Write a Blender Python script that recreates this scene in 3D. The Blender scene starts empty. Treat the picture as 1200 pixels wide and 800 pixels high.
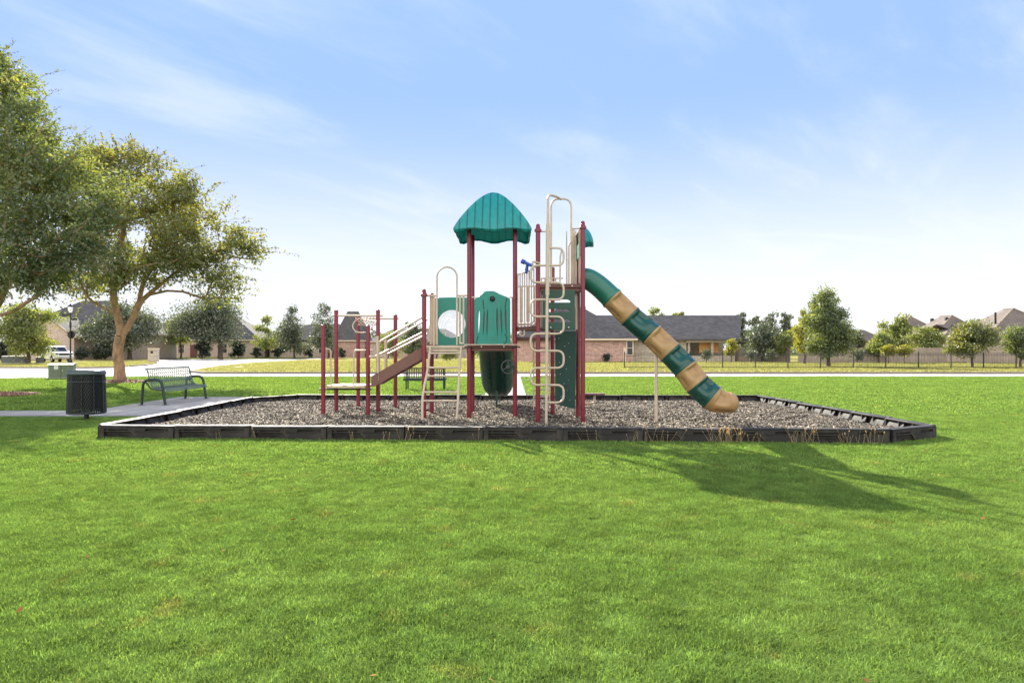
import bpy, bmesh, math, random
import numpy as np
from mathutils import Vector, Matrix, noise
R = math.radians
sc = bpy.context.scene
COL = sc.collection
# ------------------------------------------------------------------ camera, sky, sun, exposure
FPX, CX, HY, H = 800.0, 600.0, 410.0, 1.4          # focal length in photo pixels, centre, horizon row, eye height
cam = bpy.data.cameras.new('camera'); cam.lens = 24; cam.sensor_width = 36; cam.shift_y = 10/1200
cam.clip_end = 3000; cam.clip_start = 0.05
camo = bpy.data.objects.new('camera', cam); COL.objects.link(camo)
camo.location = (0, 0, H); camo.rotation_euler = (R(90), 0, 0); sc.camera = camo
SUN_AZ, SUN_EL = R(-25), R(27.5)                   # azimuth from +Y, negative to the left
SKY_K, SUN_K = 0.15, 4.2
SOFT = (.80, 1.22, 2.7)
S = Vector((math.sin(SUN_AZ)*math.cos(SUN_EL), math.cos(SUN_AZ)*math.cos(SUN_EL), math.sin(SUN_EL)))
sl = bpy.data.lights.new('sun', 'SUN'); sl.energy = SUN_K; sl.angle = R(0.53); sl.color = (1, .93, .80)
so = bpy.data.objects.new('sun', sl); COL.objects.link(so); so.rotation_euler = S.to_track_quat('Z', 'Y').to_euler()
sc.view_settings.view_transform = 'Standard'; sc.view_settings.look = 'None'
sc.view_settings.exposure = 1.82; sc.view_settings.gamma = 1
w = bpy.data.worlds.new('World'); sc.world = w; w.use_nodes = True
def world():
    nt = w.node_tree; N = nt.nodes; L = nt.links; N.clear()
    def nd(t, **k):
        n = N.new(t)
        for a, b in k.items(): setattr(n, a, b)
        return n
    out = nd('ShaderNodeOutputWorld'); bg = nd('ShaderNodeBackground'); bg.inputs[1].default_value = SKY_K
    sky = nd('ShaderNodeTexSky', sky_type='NISHITA', sun_disc=False)
    sky.sun_elevation = SUN_EL; sky.sun_rotation = SUN_AZ
    sky.air_density = 1.0; sky.dust_density = 0.0; sky.ozone_density = 1.6; sky.altitude = 200
    tc = nd('ShaderNodeTexCoord'); sep = nd('ShaderNodeSeparateXYZ'); L.new(tc.outputs['Generated'], sep.inputs[0])
    zc = nd('ShaderNodeMath', operation='ADD'); L.new(sep.outputs[2], zc.inputs[0]); zc.inputs[1].default_value = .12
    zm = nd('ShaderNodeMath', operation='MAXIMUM'); L.new(zc.outputs[0], zm.inputs[0]); zm.inputs[1].default_value = .05
    dx = nd('ShaderNodeMath', operation='DIVIDE'); L.new(sep.outputs[0], dx.inputs[0]); L.new(zm.outputs[0], dx.inputs[1])
    dy = nd('ShaderNodeMath', operation='DIVIDE'); L.new(sep.outputs[1], dy.inputs[0]); L.new(zm.outputs[0], dy.inputs[1])
    cb = nd('ShaderNodeCombineXYZ'); L.new(dx.outputs[0], cb.inputs[0]); L.new(dy.outputs[0], cb.inputs[1])
    def layer(rot, scl, nscale, lo, hi, dist, loc):
        m0 = nd('ShaderNodeMapping'); L.new(cb.outputs[0], m0.inputs[0]); m0.inputs['Rotation'].default_value = (0, 0, R(rot))
        mp = nd('ShaderNodeMapping'); L.new(m0.outputs[0], mp.inputs[0]); mp.inputs['Location'].default_value = loc; mp.inputs['Scale'].default_value = scl
        nz = nd('ShaderNodeTexNoise'); L.new(mp.outputs[0], nz.inputs['Vector'])
        nz.inputs['Scale'].default_value = nscale; nz.inputs['Detail'].default_value = 7; nz.inputs['Roughness'].default_value = .58; nz.inputs['Distortion'].default_value = dist
        rp = nd('ShaderNodeMapRange'); rp.interpolation_type = 'SMOOTHSTEP'; L.new(nz.outputs[0], rp.inputs[0]); rp.inputs[1].default_value = lo; rp.inputs[2].default_value = hi
        return rp
    a = layer(-52, (.6, 1.6, 1), 1.5, .44, .80, .35, (7.3, 1.2, 0))
    b = layer(-8, (.35, .9, 1), 1.3, .50, .74, 1.1, (5.2, 3.1, 0))
    m1 = nd('ShaderNodeMath', operation='MAXIMUM'); L.new(a.outputs[0], m1.inputs[0])
    lowb = nd('ShaderNodeMapRange'); lowb.interpolation_type = 'SMOOTHSTEP'; L.new(sep.outputs[2], lowb.inputs[0]); lowb.inputs[1].default_value = .26; lowb.inputs[2].default_value = .10; lowb.inputs[3].default_value = 0; lowb.inputs[4].default_value = 1.2
    b2 = nd('ShaderNodeMath', operation='MULTIPLY'); L.new(b.outputs[0], b2.inputs[0]); L.new(lowb.outputs[0], b2.inputs[1]); L.new(b2.outputs[0], m1.inputs[1])
    # a thin veil of cirrus that thickens towards the horizon
    hz = nd('ShaderNodeMapRange'); hz.interpolation_type = 'SMOOTHSTEP'; L.new(sep.outputs[2], hz.inputs[0])
    hz.inputs[1].default_value = .36; hz.inputs[2].default_value = .02; hz.inputs[3].default_value = .0; hz.inputs[4].default_value = .94
    cl = nd('ShaderNodeMath', operation='MULTIPLY'); L.new(m1.outputs[0], cl.inputs[0]); cl.inputs[1].default_value = .38
    inv = nd('ShaderNodeMath', operation='SUBTRACT'); inv.inputs[0].default_value = 1; L.new(hz.outputs[0], inv.inputs[1])
    mul = nd('ShaderNodeMath', operation='MULTIPLY'); L.new(cl.outputs[0], mul.inputs[0]); L.new(inv.outputs[0], mul.inputs[1])
    tot = nd('ShaderNodeMath', operation='ADD', use_clamp=True); L.new(mul.outputs[0], tot.inputs[0]); L.new(hz.outputs[0], tot.inputs[1])
    mix = nd('ShaderNodeMix', data_type='RGBA'); L.new(tot.outputs[0], mix.inputs[0]); 
    # soft ceiling on the brightest part of the sky, so that it keeps its colour
    sp2 = nd('ShaderNodeSeparateColor'); L.new(sky.outputs[0], sp2.inputs[0]); cc = nd('ShaderNodeCombineColor')
    for q in range(3):
        d = nd('ShaderNodeMath', operation='DIVIDE'); L.new(sp2.outputs[q], d.inputs[0]); d.inputs[1].default_value = SOFT[q]
        pw = nd('ShaderNodeMath', operation='POWER'); L.new(d.outputs[0], pw.inputs[0]); pw.inputs[1].default_value = 2.5
        a1 = nd('ShaderNodeMath', operation='ADD'); L.new(pw.outputs[0], a1.inputs[0]); a1.inputs[1].default_value = 1
        p2 = nd('ShaderNodeMath', operation='POWER'); L.new(a1.outputs[0], p2.inputs[0]); p2.inputs[1].default_value = .4
        e = nd('ShaderNodeMath', operation='DIVIDE'); L.new(sp2.outputs[q], e.inputs[0]); L.new(p2.outputs[0], e.inputs[1]); L.new(e.outputs[0], cc.inputs[q])
    L.new(cc.outputs[0], mix.inputs[6])
    mix.inputs[7].default_value = (2.1, 2.15, 2.2, 1)
    # added bank of bright cloud, unseen behind the viewer, to lift the fill light
    bk = nd('ShaderNodeMapRange'); bk.interpolation_type = 'SMOOTHSTEP'; L.new(sep.outputs[1], bk.inputs[0])
    bk.inputs[1].default_value = .10; bk.inputs[2].default_value = -.45; bk.inputs[3].default_value = 0; bk.inputs[4].default_value = 1
    c3 = layer(15, (.7, .7, 1), 1.2, .22, .55, .4, (2, 8, 0)); bm_ = nd('ShaderNodeMath', operation='MULTIPLY'); L.new(bk.outputs[0], bm_.inputs[0]); L.new(c3.outputs[0], bm_.inputs[1])
    mb = nd('ShaderNodeMix', data_type='RGBA'); L.new(bm_.outputs[0], mb.inputs[0]); L.new(mix.outputs[2], mb.inputs[6]); mb.inputs[7].default_value = (4.7, 4.62, 4.5, 1)
    L.new(mb.outputs[2], bg.inputs[0]); L.new(bg.outputs[0], out.inputs[0])
world()

# ------------------------------------------------------------------ helpers
rnd = random.Random(7)
def P(px, py, y):
    """photo pixel + distance in metres -> point in the world"""
    return Vector(((px-CX)*y/FPX, y, H+(HY-py)*y/FPX))
def tag(o, label=None, cat=None, group=None, kind=None):
    if label: o['label'] = label
    if cat: o['category'] = cat
    if group: o['group'] = group
    if kind: o['kind'] = kind
    return o
def empty(name, loc, label, cat, group=None, rz=0):
    o = bpy.data.objects.new(name, None); COL.objects.link(o); o.location = loc; o.rotation_euler = (0, 0, rz)
    o.empty_display_size = .2
    return tag(o, label, cat, group)
def fillet(pts, rad, n=5, closed=False):
    pts = [Vector(p) for p in pts]; out = []
    m = len(pts)
    for i, p in enumerate(pts):
        if not closed and (i == 0 or i == m-1): out.append(p); continue
        a = pts[i-1]; b = pts[(i+1) % m]
        da = (a-p); db = (b-p); r = min(rad, da.length*.49, db.length*.49)
        s = p+da.normalized()*r; e = p+db.normalized()*r
        for k in range(n+1):
            t = k/n; out.append(s*(1-t)**2+p*2*t*(1-t)+e*t*t)
    return out
def catmull(pts, n=6):
    pts = [Vector(p) for p in pts]; q = [pts[0]*2-pts[1]]+pts+[pts[-1]*2-pts[-2]]; out = []
    for i in range(1, len(q)-2):
        p0, p1, p2, p3 = q[i-1:i+3]
        for k in range(n):
            t = k/n
            out.append(.5*((2*p1)+(p2-p0)*t+(2*p0-5*p1+4*p2-p3)*t*t+(3*p1-p0-3*p2+p3)*t**3))
    out.append(pts[-1]); return out
class MB:
    def __init__(s): s.v = []; s.f = []; s.sm = []
    def add(s, vs, fs, smooth=False):
        b = len(s.v); s.v.extend([tuple(v) for v in vs]); s.f.extend([tuple(i+b for i in f) for f in fs]); s.sm.extend([smooth]*len(fs)); return s
    def box(s, c, d, rz=0, M=None, bev=0.0):
        c = Vector(c); hx, hy, hz = d[0]/2, d[1]/2, d[2]/2
        M = M or Matrix.Rotation(rz, 3, 'Z')
        if bev <= 0:
            vs = [c+M @ Vector((x*hx, y*hy, z*hz)) for x in (-1, 1) for y in (-1, 1) for z in (-1, 1)]
            return s.add(vs, [(0, 1, 3, 2), (4, 6, 7, 5), (0, 4, 5, 1), (2, 3, 7, 6), (0, 2, 6, 4), (1, 5, 7, 3)])
        b = min(bev, hx*.9, hy*.9, hz*.9); vs = []; idx = {}
        for sx in (-1, 1):
            for sy in (-1, 1):
                for sz in (-1, 1):
                    for ax in range(3):
                        p = [sx*(hx-b), sy*(hy-b), sz*(hz-b)]; p[ax] = (sx*hx, sy*hy, sz*hz)[ax]
                        idx[(sx, sy, sz, ax)] = len(vs); vs.append(c+M @ Vector(p))
        fs = []
        for ax in range(3):
            o = [a for a in range(3) if a != ax]
            for sg in (-1, 1):
                q = []
                for u, v in ((-1, -1), (1, -1), (1, 1), (-1, 1)):
                    k = [0, 0, 0]; k[ax] = sg; k[o[0]] = u; k[o[1]] = v; q.append(idx[tuple(k)+(ax,)])
                fs.append(q)
        for ax in range(3):
            o = [a for a in range(3) if a != ax]
            for u in (-1, 1):
                for v in (-1, 1):
                    ka = [0, 0, 0]; ka[ax] = -1; ka[o[0]] = u; ka[o[1]] = v; kb = ka[:]; kb[ax] = 1
                    fs.append([idx[tuple(ka)+(o[0],)], idx[tuple(kb)+(o[0],)], idx[tuple(kb)+(o[1],)], idx[tuple(ka)+(o[1],)]])
        for sx in (-1, 1):
            for sy in (-1, 1):
                for sz in (-1, 1): fs.append([idx[(sx, sy, sz, a)] for a in range(3)])
        return s.add(vs, fs)
    def tube(s, pts, r, n=8, cap=True, closed=False):
        pts = [Vector(p) for p in pts]; m = len(pts)
        rs = list(r) if hasattr(r, '__len__') else [r]*m
        ts = []
        for i in range(m):
            a = pts[i-1] if (i or closed) else pts[0]; b = pts[(i+1) % m] if (i < m-1 or closed) else pts[-1]
            t = (b-a); ts.append(t.normalized() if t.length > 1e-9 else Vector((0, 0, 1)))
        u = ts[0].orthogonal().normalized(); vs = []
        for i in range(m):
            u = (u-ts[i]*u.dot(ts[i]))
            u = u.normalized() if u.length > 1e-6 else ts[i].orthogonal().normalized()
            w_ = ts[i].cross(u)
            for k in range(n):
                a = 2*math.pi*k/n; vs.append(pts[i]+(u*math.cos(a)+w_*math.sin(a))*rs[i])
        fs = []
        for i in range(m if closed else m-1):
            j = (i+1) % m
            for k in range(n):
                k2 = (k+1) % n; fs.append((i*n+k, i*n+k2, j*n+k2, j*n+k))
        if cap and not closed: fs += [tuple(range(n))[::-1], tuple(range((m-1)*n, m*n))]
        return s.add(vs, fs, True)
    def lathe(s, c, prof, n=20, axis=None):
        """prof: (radius, height) pairs round the vertical (or the given matrix) at c"""
        c = Vector(c); M = axis or Matrix.Identity(3); vs = []; fs = []
        for r, z in prof:
            for k in range(n):
                a = 2*math.pi*k/n; vs.append(c+M @ Vector((r*math.cos(a), r*math.sin(a), z)))
        for i in range(len(prof)-1):
            for k in range(n):
                k2 = (k+1) % n; fs.append((i*n+k, i*n+k2, (i+1)*n+k2, (i+1)*n+k))
        return s.add(vs, fs, True)
    def prism(s, poly, ext):
        """polygon (3-D points) pushed along ext"""
        n = len(poly); p = [Vector(q) for q in poly]; e = Vector(ext)
        return s.add(p+[q+e for q in p], [tuple(range(n))[::-1], tuple(range(n, 2*n))]+[(i, (i+1) % n, n+(i+1) % n, n+i) for i in range(n)])
    def build(s, name, mat, parent=None, off=None, smooth=None):
        me = bpy.data.meshes.new(name)
        o3 = Vector(off) if off is not None else Vector((0, 0, 0))
        me.from_pydata([(x-o3.x, y-o3.y, z-o3.z) for x, y, z in s.v], [], s.f)
        me.polygons.foreach_set('use_smooth', s.sm if smooth is None else [smooth]*len(s.f))
        bm = bmesh.new(); bm.from_mesh(me); bmesh.ops.recalc_face_normals(bm, faces=bm.faces); bm.to_mesh(me); bm.free()
        if any(s.sm) or smooth:
            try: me.set_sharp_from_angle(angle=R(42))
            except Exception: pass
        me.materials.append(mat)
        o = bpy.data.objects.new(name, me); COL.objects.link(o)
        if parent: o.parent = parent
        return o
def np_mesh(name, verts, nper, mat, parent=None, link=True):
    """verts (N*nper,3): one polygon per nper vertices"""
    verts = np.asarray(verts, dtype=np.float32).reshape(-1, 3); n = len(verts); nf = n//nper
    me = bpy.data.meshes.new(name); me.vertices.add(n); me.loops.add(n); me.polygons.add(nf)
    me.vertices.foreach_set('co', verts.ravel()); me.loops.foreach_set('vertex_index', np.arange(n, dtype=np.int32))
    me.polygons.foreach_set('loop_start', np.arange(0, n, nper, dtype=np.int32))
    me.update(calc_edges=True); me.materials.append(mat)
    o = bpy.data.objects.new(name, me)
    if link: COL.objects.link(o)
    if parent: o.parent = parent
    return o

# ------------------------------------------------------------------ materials
def newmat(name):
    m = bpy.data.materials.new(name); m.use_nodes = True; nt = m.node_tree; nt.nodes.clear()
    def nd(t, **k):
        n = nt.nodes.new(t)
        for a, b in k.items(): setattr(n, a, b)
        return n
    return m, nt, nd, nt.links.new
def c4(c): return (c[0], c[1], c[2], 1)
def mat(name, col, rough=.5, var=.18, scale=6, bump=0, bscale=60, metal=0, col2=None, thr=(.45, .7), spec=.5, stretch=(1, 1, 1)):
    m, nt, nd, L = newmat(name)
    out = nd('ShaderNodeOutputMaterial'); b = nd('ShaderNodeBsdfPrincipled'); L(b.outputs[0], out.inputs[0])
    tc = nd('ShaderNodeTexCoord'); mp = nd('ShaderNodeMapping'); mp.inputs['Scale'].default_value = stretch; L(tc.outputs['Object'], mp.inputs[0])
    n1 = nd('ShaderNodeTexNoise'); n1.inputs['Scale'].default_value = scale; n1.inputs['Detail'].default_value = 8; n1.inputs['Roughness'].default_value = .65; L(mp.outputs[0], n1.inputs[0])
    hs = nd('ShaderNodeMapRange'); L(n1.outputs[0], hs.inputs[0]); hs.inputs[1].default_value = .25; hs.inputs[2].default_value = .75; hs.inputs[3].default_value = 1-var; hs.inputs[4].default_value = 1+var
    mx = nd('ShaderNodeMix', data_type='RGBA', blend_type='MULTIPLY'); mx.inputs[0].default_value = 1; mx.inputs[6].default_value = c4(col); L(hs.outputs[0], mx.inputs[7])
    src = mx.outputs[2]
    if col2:
        n3 = nd('ShaderNodeTexNoise'); n3.inputs['Scale'].default_value = scale*.6; n3.inputs['Detail'].default_value = 10; n3.inputs['Roughness'].default_value = .7; L(mp.outputs[0], n3.inputs[0])
        r3 = nd('ShaderNodeMapRange'); L(n3.outputs[0], r3.inputs[0]); r3.inputs[1].default_value = thr[0]; r3.inputs[2].default_value = thr[1]
        m3 = nd('ShaderNodeMix', data_type='RGBA'); L(r3.outputs[0], m3.inputs[0]); L(src, m3.inputs[6]); m3.inputs[7].default_value = c4(col2); src = m3.outputs[2]
    L(src, b.inputs['Base Color'])
    rr = nd('ShaderNodeMapRange'); L(n1.outputs[0], rr.inputs[0]); rr.inputs[1].default_value = .3; rr.inputs[2].default_value = .7; rr.inputs[3].default_value = max(.05, rough-.1); rr.inputs[4].default_value = min(1, rough+.12); L(rr.outputs[0], b.inputs['Roughness'])
    b.inputs['Metallic'].default_value = metal; b.inputs['Specular IOR Level'].default_value = spec
    if bump:
        n2 = nd('ShaderNodeTexNoise'); n2.inputs['Scale'].default_value = bscale; n2.inputs['Detail'].default_value = 6; L(mp.outputs[0], n2.inputs[0])
        bp = nd('ShaderNodeBump'); bp.inputs['Strength'].default_value = bump; bp.inputs['Distance'].default_value = .02; L(n2.outputs[0], bp.inputs['Height']); L(bp.outputs[0], b.inputs['Normal'])
    return m
def leafmat(name, cols, trans, tfac=.5, nscale=.35, gloss=.06):
    """cols: list of leaf colours picked at random per leaf; trans: colour of light through the leaf"""
    m, nt, nd, L = newmat(name)
    out = nd('ShaderNodeOutputMaterial'); geo = nd('ShaderNodeNewGeometry')
    tc = nd('ShaderNodeTexCoord'); nz = nd('ShaderNodeTexNoise'); nz.inputs['Scale'].default_value = nscale; nz.inputs['Detail'].default_value = 3; L(tc.outputs['Object'], nz.inputs[0])
    ad = nd('ShaderNodeMath', operation='MULTIPLY_ADD'); L(geo.outputs['Random Per Island'], ad.inputs[0]); ad.inputs[1].default_value = .55
    nm = nd('ShaderNodeMapRange'); L(nz.outputs[0], nm.inputs[0]); nm.inputs[1].default_value = .3; nm.inputs[2].default_value = .7; nm.inputs[3].default_value = 0; nm.inputs[4].default_value = .45
    L(nm.outputs[0], ad.inputs[2])
    rp = nd('ShaderNodeValToRGB'); L(ad.outputs[0], rp.inputs[0]); e = rp.color_ramp.elements
    while len(e) < len(cols): e.new(.5)
    for i, c in enumerate(cols): e[i].position = i/(len(cols)-1); e[i].color = c4(c)
    df = nd('ShaderNodeBsdfDiffuse'); L(rp.outputs[0], df.inputs[0])
    tr = nd('ShaderNodeBsdfTranslucent')
    tm = nd('ShaderNodeMix', data_type='RGBA', blend_type='MULTIPLY'); tm.inputs[0].default_value = 1; L(rp.outputs[0], tm.inputs[6]); tm.inputs[7].default_value = c4(trans); L(tm.outputs[2], tr.inputs[0])
    mx = nd('ShaderNodeMixShader'); mx.inputs[0].default_value = tfac; L(df.outputs[0], mx.inputs[1]); L(tr.outputs[0], mx.inputs[2])
    gl = nd('ShaderNodeBsdfGlossy'); gl.inputs['Roughness'].default_value = .5
    m2 = nd('ShaderNodeMixShader'); m2.inputs[0].default_value = gloss; L(mx.outputs[0], m2.inputs[1]); L(gl.outputs[0], m2.inputs[2])
    L(m2.outputs[0], out.inputs[0]); return m
def brickmat(name, c1, c2, mortar, scale=1.0):
    m, nt, nd, L = newmat(name)
    out = nd('ShaderNodeOutputMaterial'); b = nd('ShaderNodeBsdfPrincipled'); L(b.outputs[0], out.inputs[0]); b.inputs['Roughness'].default_value = .85
    tc = nd('ShaderNodeTexCoord'); sp = nd('ShaderNodeSeparateXYZ'); L(tc.outputs['Object'], sp.inputs[0])
    ad = nd('ShaderNodeMath', operation='ADD'); L(sp.outputs[0], ad.inputs[0]); L(sp.outputs[1], ad.inputs[1])
    cb = nd('ShaderNodeCombineXYZ'); L(ad.outputs[0], cb.inputs[0]); L(sp.outputs[2], cb.inputs[1])
    br = nd('ShaderNodeTexBrick'); L(cb.outputs[0], br.inputs['Vector']); br.inputs['Scale'].default_value = scale
    br.inputs['Brick Width'].default_value = .42; br.inputs['Row Height'].default_value = .15; br.inputs['Mortar Size'].default_value = .014
    br.inputs['Color1'].default_value = c4(c1); br.inputs['Color2'].default_value = c4(c2); br.inputs['Mortar'].default_value = c4(mortar)
    nz = nd('ShaderNodeTexNoise'); nz.inputs['Scale'].default_value = 3.2; nz.inputs['Detail'].default_value = 9; nz.inputs['Roughness'].default_value = .8; L(cb.outputs[0], nz.inputs[0])
    hs = nd('ShaderNodeMapRange'); L(nz.outputs[0], hs.inputs[0]); hs.inputs[1].default_value = .25; hs.inputs[2].default_value = .75; hs.inputs[3].default_value = .45; hs.inputs[4].default_value = 1.45
    mx = nd('ShaderNodeMix', data_type='RGBA', blend_type='MULTIPLY'); mx.inputs[0].default_value = 1; L(br.outputs[0], mx.inputs[6]); L(hs.outputs[0], mx.inputs[7]); L(mx.outputs[2], b.inputs['Base Color'])
    return m
def roofmat(name, c1, c2):
    m, nt, nd, L = newmat(name)
    out = nd('ShaderNodeOutputMaterial'); b = nd('ShaderNodeBsdfPrincipled'); L(b.outputs[0], out.inputs[0]); b.inputs['Roughness'].default_value = .9
    tc = nd('ShaderNodeTexCoord'); sp = nd('ShaderNodeSeparateXYZ'); L(tc.outputs['Object'], sp.inputs[0])
    ad = nd('ShaderNodeMath', operation='ADD'); L(sp.outputs[0], ad.inputs[0]); L(sp.outputs[1], ad.inputs[1])
    cb = nd('ShaderNodeCombineXYZ'); L(ad.outputs[0], cb.inputs[0]); L(sp.outputs[2], cb.inputs[1])
    br = nd('ShaderNodeTexBrick'); L(cb.outputs[0], br.inputs['Vector']); br.inputs['Scale'].default_value = 1
    br.inputs['Brick Width'].default_value = .34; br.inputs['Row Height'].default_value = .13; br.inputs['Mortar Size'].default_value = .012; br.inputs['Bias'].default_value = .1
    br.inputs['Color1'].default_value = c4(c1); br.inputs['Color2'].default_value = c4(c2); br.inputs['Mortar'].default_value = c4([x*.55 for x in c1])
    nz = nd('ShaderNodeTexNoise'); nz.inputs['Scale'].default_value = .8; nz.inputs['Detail'].default_value = 10; nz.inputs['Roughness'].default_value = .8; L(tc.outputs['Object'], nz.inputs[0])
    hs = nd('ShaderNodeMapRange'); L(nz.outputs[0], hs.inputs[0]); hs.inputs[1].default_value = .25; hs.inputs[2].default_value = .75; hs.inputs[3].default_value = .6; hs.inputs[4].default_value = 1.4
    mx = nd('ShaderNodeMix', data_type='RGBA', blend_type='MULTIPLY'); mx.inputs[0].default_value = 1; L(br.outputs[0], mx.inputs[6]); L(hs.outputs[0], mx.inputs[7]); L(mx.outputs[2], b.inputs['Base Color'])
    return m
def grassmat(name, c1, c2, c3, trans, tfac, island=True):
    m, nt, nd, L = newmat(name)
    out = nd('ShaderNodeOutputMaterial'); geo = nd('ShaderNodeNewGeometry')
    def nz(s, d, lo, hi):
        n = nd('ShaderNodeTexNoise'); n.inputs['Scale'].default_value = s; n.inputs['Detail'].default_value = d; n.inputs['Roughness'].default_value = .6; L(geo.outputs['Position'], n.inputs[0])
        r = nd('ShaderNodeMapRange'); L(n.outputs[0], r.inputs[0]); r.inputs[1].default_value = lo; r.inputs[2].default_value = hi; return r.outputs[0]
    m1 = nd('ShaderNodeMix', data_type='RGBA'); L(nz(.9, 6, .35, .65), m1.inputs[0]); m1.inputs[6].default_value = c4(c1); m1.inputs[7].default_value = c4(c2)
    m2 = nd('ShaderNodeMix', data_type='RGBA'); L(nz(2.3, 5, .60, .80), m2.inputs[0]); L(m1.outputs[2], m2.inputs[6]); m2.inputs[7].default_value = c4(c3)
    src = m2.outputs[2]
    if island:
        hs = nd('ShaderNodeMapRange'); L(geo.outputs['Random Per Island'], hs.inputs[0]); hs.inputs[3].default_value = .6; hs.inputs[4].default_value = 1.35
    else:
        n = nd('ShaderNodeTexNoise'); n.inputs['Scale'].default_value = 14; n.inputs['Detail'].default_value = 8; n.inputs['Roughness'].default_value = .8; L(geo.outputs['Position'], n.inputs[0])
        hs = nd('ShaderNodeMapRange'); L(n.outputs[0], hs.inputs[0]); hs.inputs[1].default_value = .3; hs.inputs[2].default_value = .7; hs.inputs[3].default_value = .6; hs.inputs[4].default_value = 1.35
    mx = nd('ShaderNodeMix', data_type='RGBA', blend_type='MULTIPLY'); mx.inputs[0].default_value = 1; L(src, mx.inputs[6]); L(hs.outputs[0], mx.inputs[7])
    h2 = nd('ShaderNodeMapRange'); L(nz(4.2, 6, .3, .7), h2.inputs[0]); h2.inputs[3].default_value = .70; h2.inputs[4].default_value = 1.22
    mz_ = nd('ShaderNodeMix', data_type='RGBA', blend_type='MULTIPLY'); mz_.inputs[0].default_value = 1; L(mx.outputs[2], mz_.inputs[6]); L(h2.outputs[0], mz_.inputs[7]); mx = mz_
    df = nd('ShaderNodeBsdfDiffuse'); L(mx.outputs[2], df.inputs[0]); sh = df.outputs[0]
    if tfac:
        tr = nd('ShaderNodeBsdfTranslucent'); tm = nd('ShaderNodeMix', data_type='RGBA', blend_type='MULTIPLY'); tm.inputs[0].default_value = 1; L(mx.outputs[2], tm.inputs[6]); tm.inputs[7].default_value = c4(trans); L(tm.outputs[2], tr.inputs[0])
        ms = nd('ShaderNodeMixShader'); ms.inputs[0].default_value = tfac; L(sh, ms.inputs[1]); L(tr.outputs[0], ms.inputs[2]); sh = ms.outputs[0]
    else:
        n = nd('ShaderNodeTexNoise'); n.inputs['Scale'].default_value = 25; n.inputs['Detail'].default_value = 8; L(geo.outputs['Position'], n.inputs[0])
        bp = nd('ShaderNodeBump'); bp.inputs['Strength'].default_value = 1; bp.inputs['Distance'].default_value = .08; L(n.outputs[0], bp.inputs['Height']); L(bp.outputs[0], df.inputs['Normal'])
    L(sh, out.inputs[0]); return m
def chipmat(name, cols):
    m, nt, nd, L = newmat(name)
    out = nd('ShaderNodeOutputMaterial'); geo = nd('ShaderNodeNewGeometry'); b = nd('ShaderNodeBsdfPrincipled'); b.inputs['Roughness'].default_value = .9; L(b.outputs[0], out.inputs[0])
    rp = nd('ShaderNodeValToRGB'); L(geo.outputs['Random Per Island'], rp.inputs[0]); e = rp.color_ramp.elements; rp.color_ramp.interpolation = 'CONSTANT'
    while len(e) < len(cols): e.new(.5)
    for i, c in enumerate(cols): e[i].position = i/len(cols); e[i].color = c4(c)
    nz = nd('ShaderNodeTexNoise'); nz.inputs['Scale'].default_value = .7; nz.inputs['Detail'].default_value = 4; L(geo.outputs['Position'], nz.inputs[0])
    hs = nd('ShaderNodeMapRange'); L(nz.outputs[0], hs.inputs[0]); hs.inputs[1].default_value = .3; hs.inputs[2].default_value = .7; hs.inputs[3].default_value = .75; hs.inputs[4].default_value = 1.2
    mx = nd('ShaderNodeMix', data_type='RGBA', blend_type='MULTIPLY'); mx.inputs[0].default_value = 1; L(rp.outputs[0], mx.inputs[6]); L(hs.outputs[0], mx.inputs[7]); L(mx.outputs[2], b.inputs['Base Color'])
    return m

M = {}
M['maroon'] = mat('maroon_paint', (.165, .008, .020), .33, .22, 5, col2=(.20, .035, .05), thr=(.6, .75))
M['cream'] = mat('cream_vinyl', (.48, .385, .29), .45, .14, 8, col2=(.38, .30, .22), thr=(.62, .8))
M['teal'] = mat('teal_plastic', (.012, .20, .16), .42, .14, 5, bump=.08, bscale=40, col2=(.05, .25, .21), thr=(.62, .85))
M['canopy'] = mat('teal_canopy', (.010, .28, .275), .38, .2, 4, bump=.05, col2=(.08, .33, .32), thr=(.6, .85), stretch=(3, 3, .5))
def see_through(m, col, f):
    nt = m.node_tree; out = [n for n in nt.nodes if n.type == 'OUTPUT_MATERIAL'][0]; b = [n for n in nt.nodes if n.type == 'BSDF_PRINCIPLED'][0]
    t = nt.nodes.new('ShaderNodeBsdfTranslucent'); t.inputs[0].default_value = c4(col); x = nt.nodes.new('ShaderNodeMixShader'); x.inputs[0].default_value = f
    nt.links.new(b.outputs[0], x.inputs[1]); nt.links.new(t.outputs[0], x.inputs[2]); nt.links.new(x.outputs[0], out.inputs[0])
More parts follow.
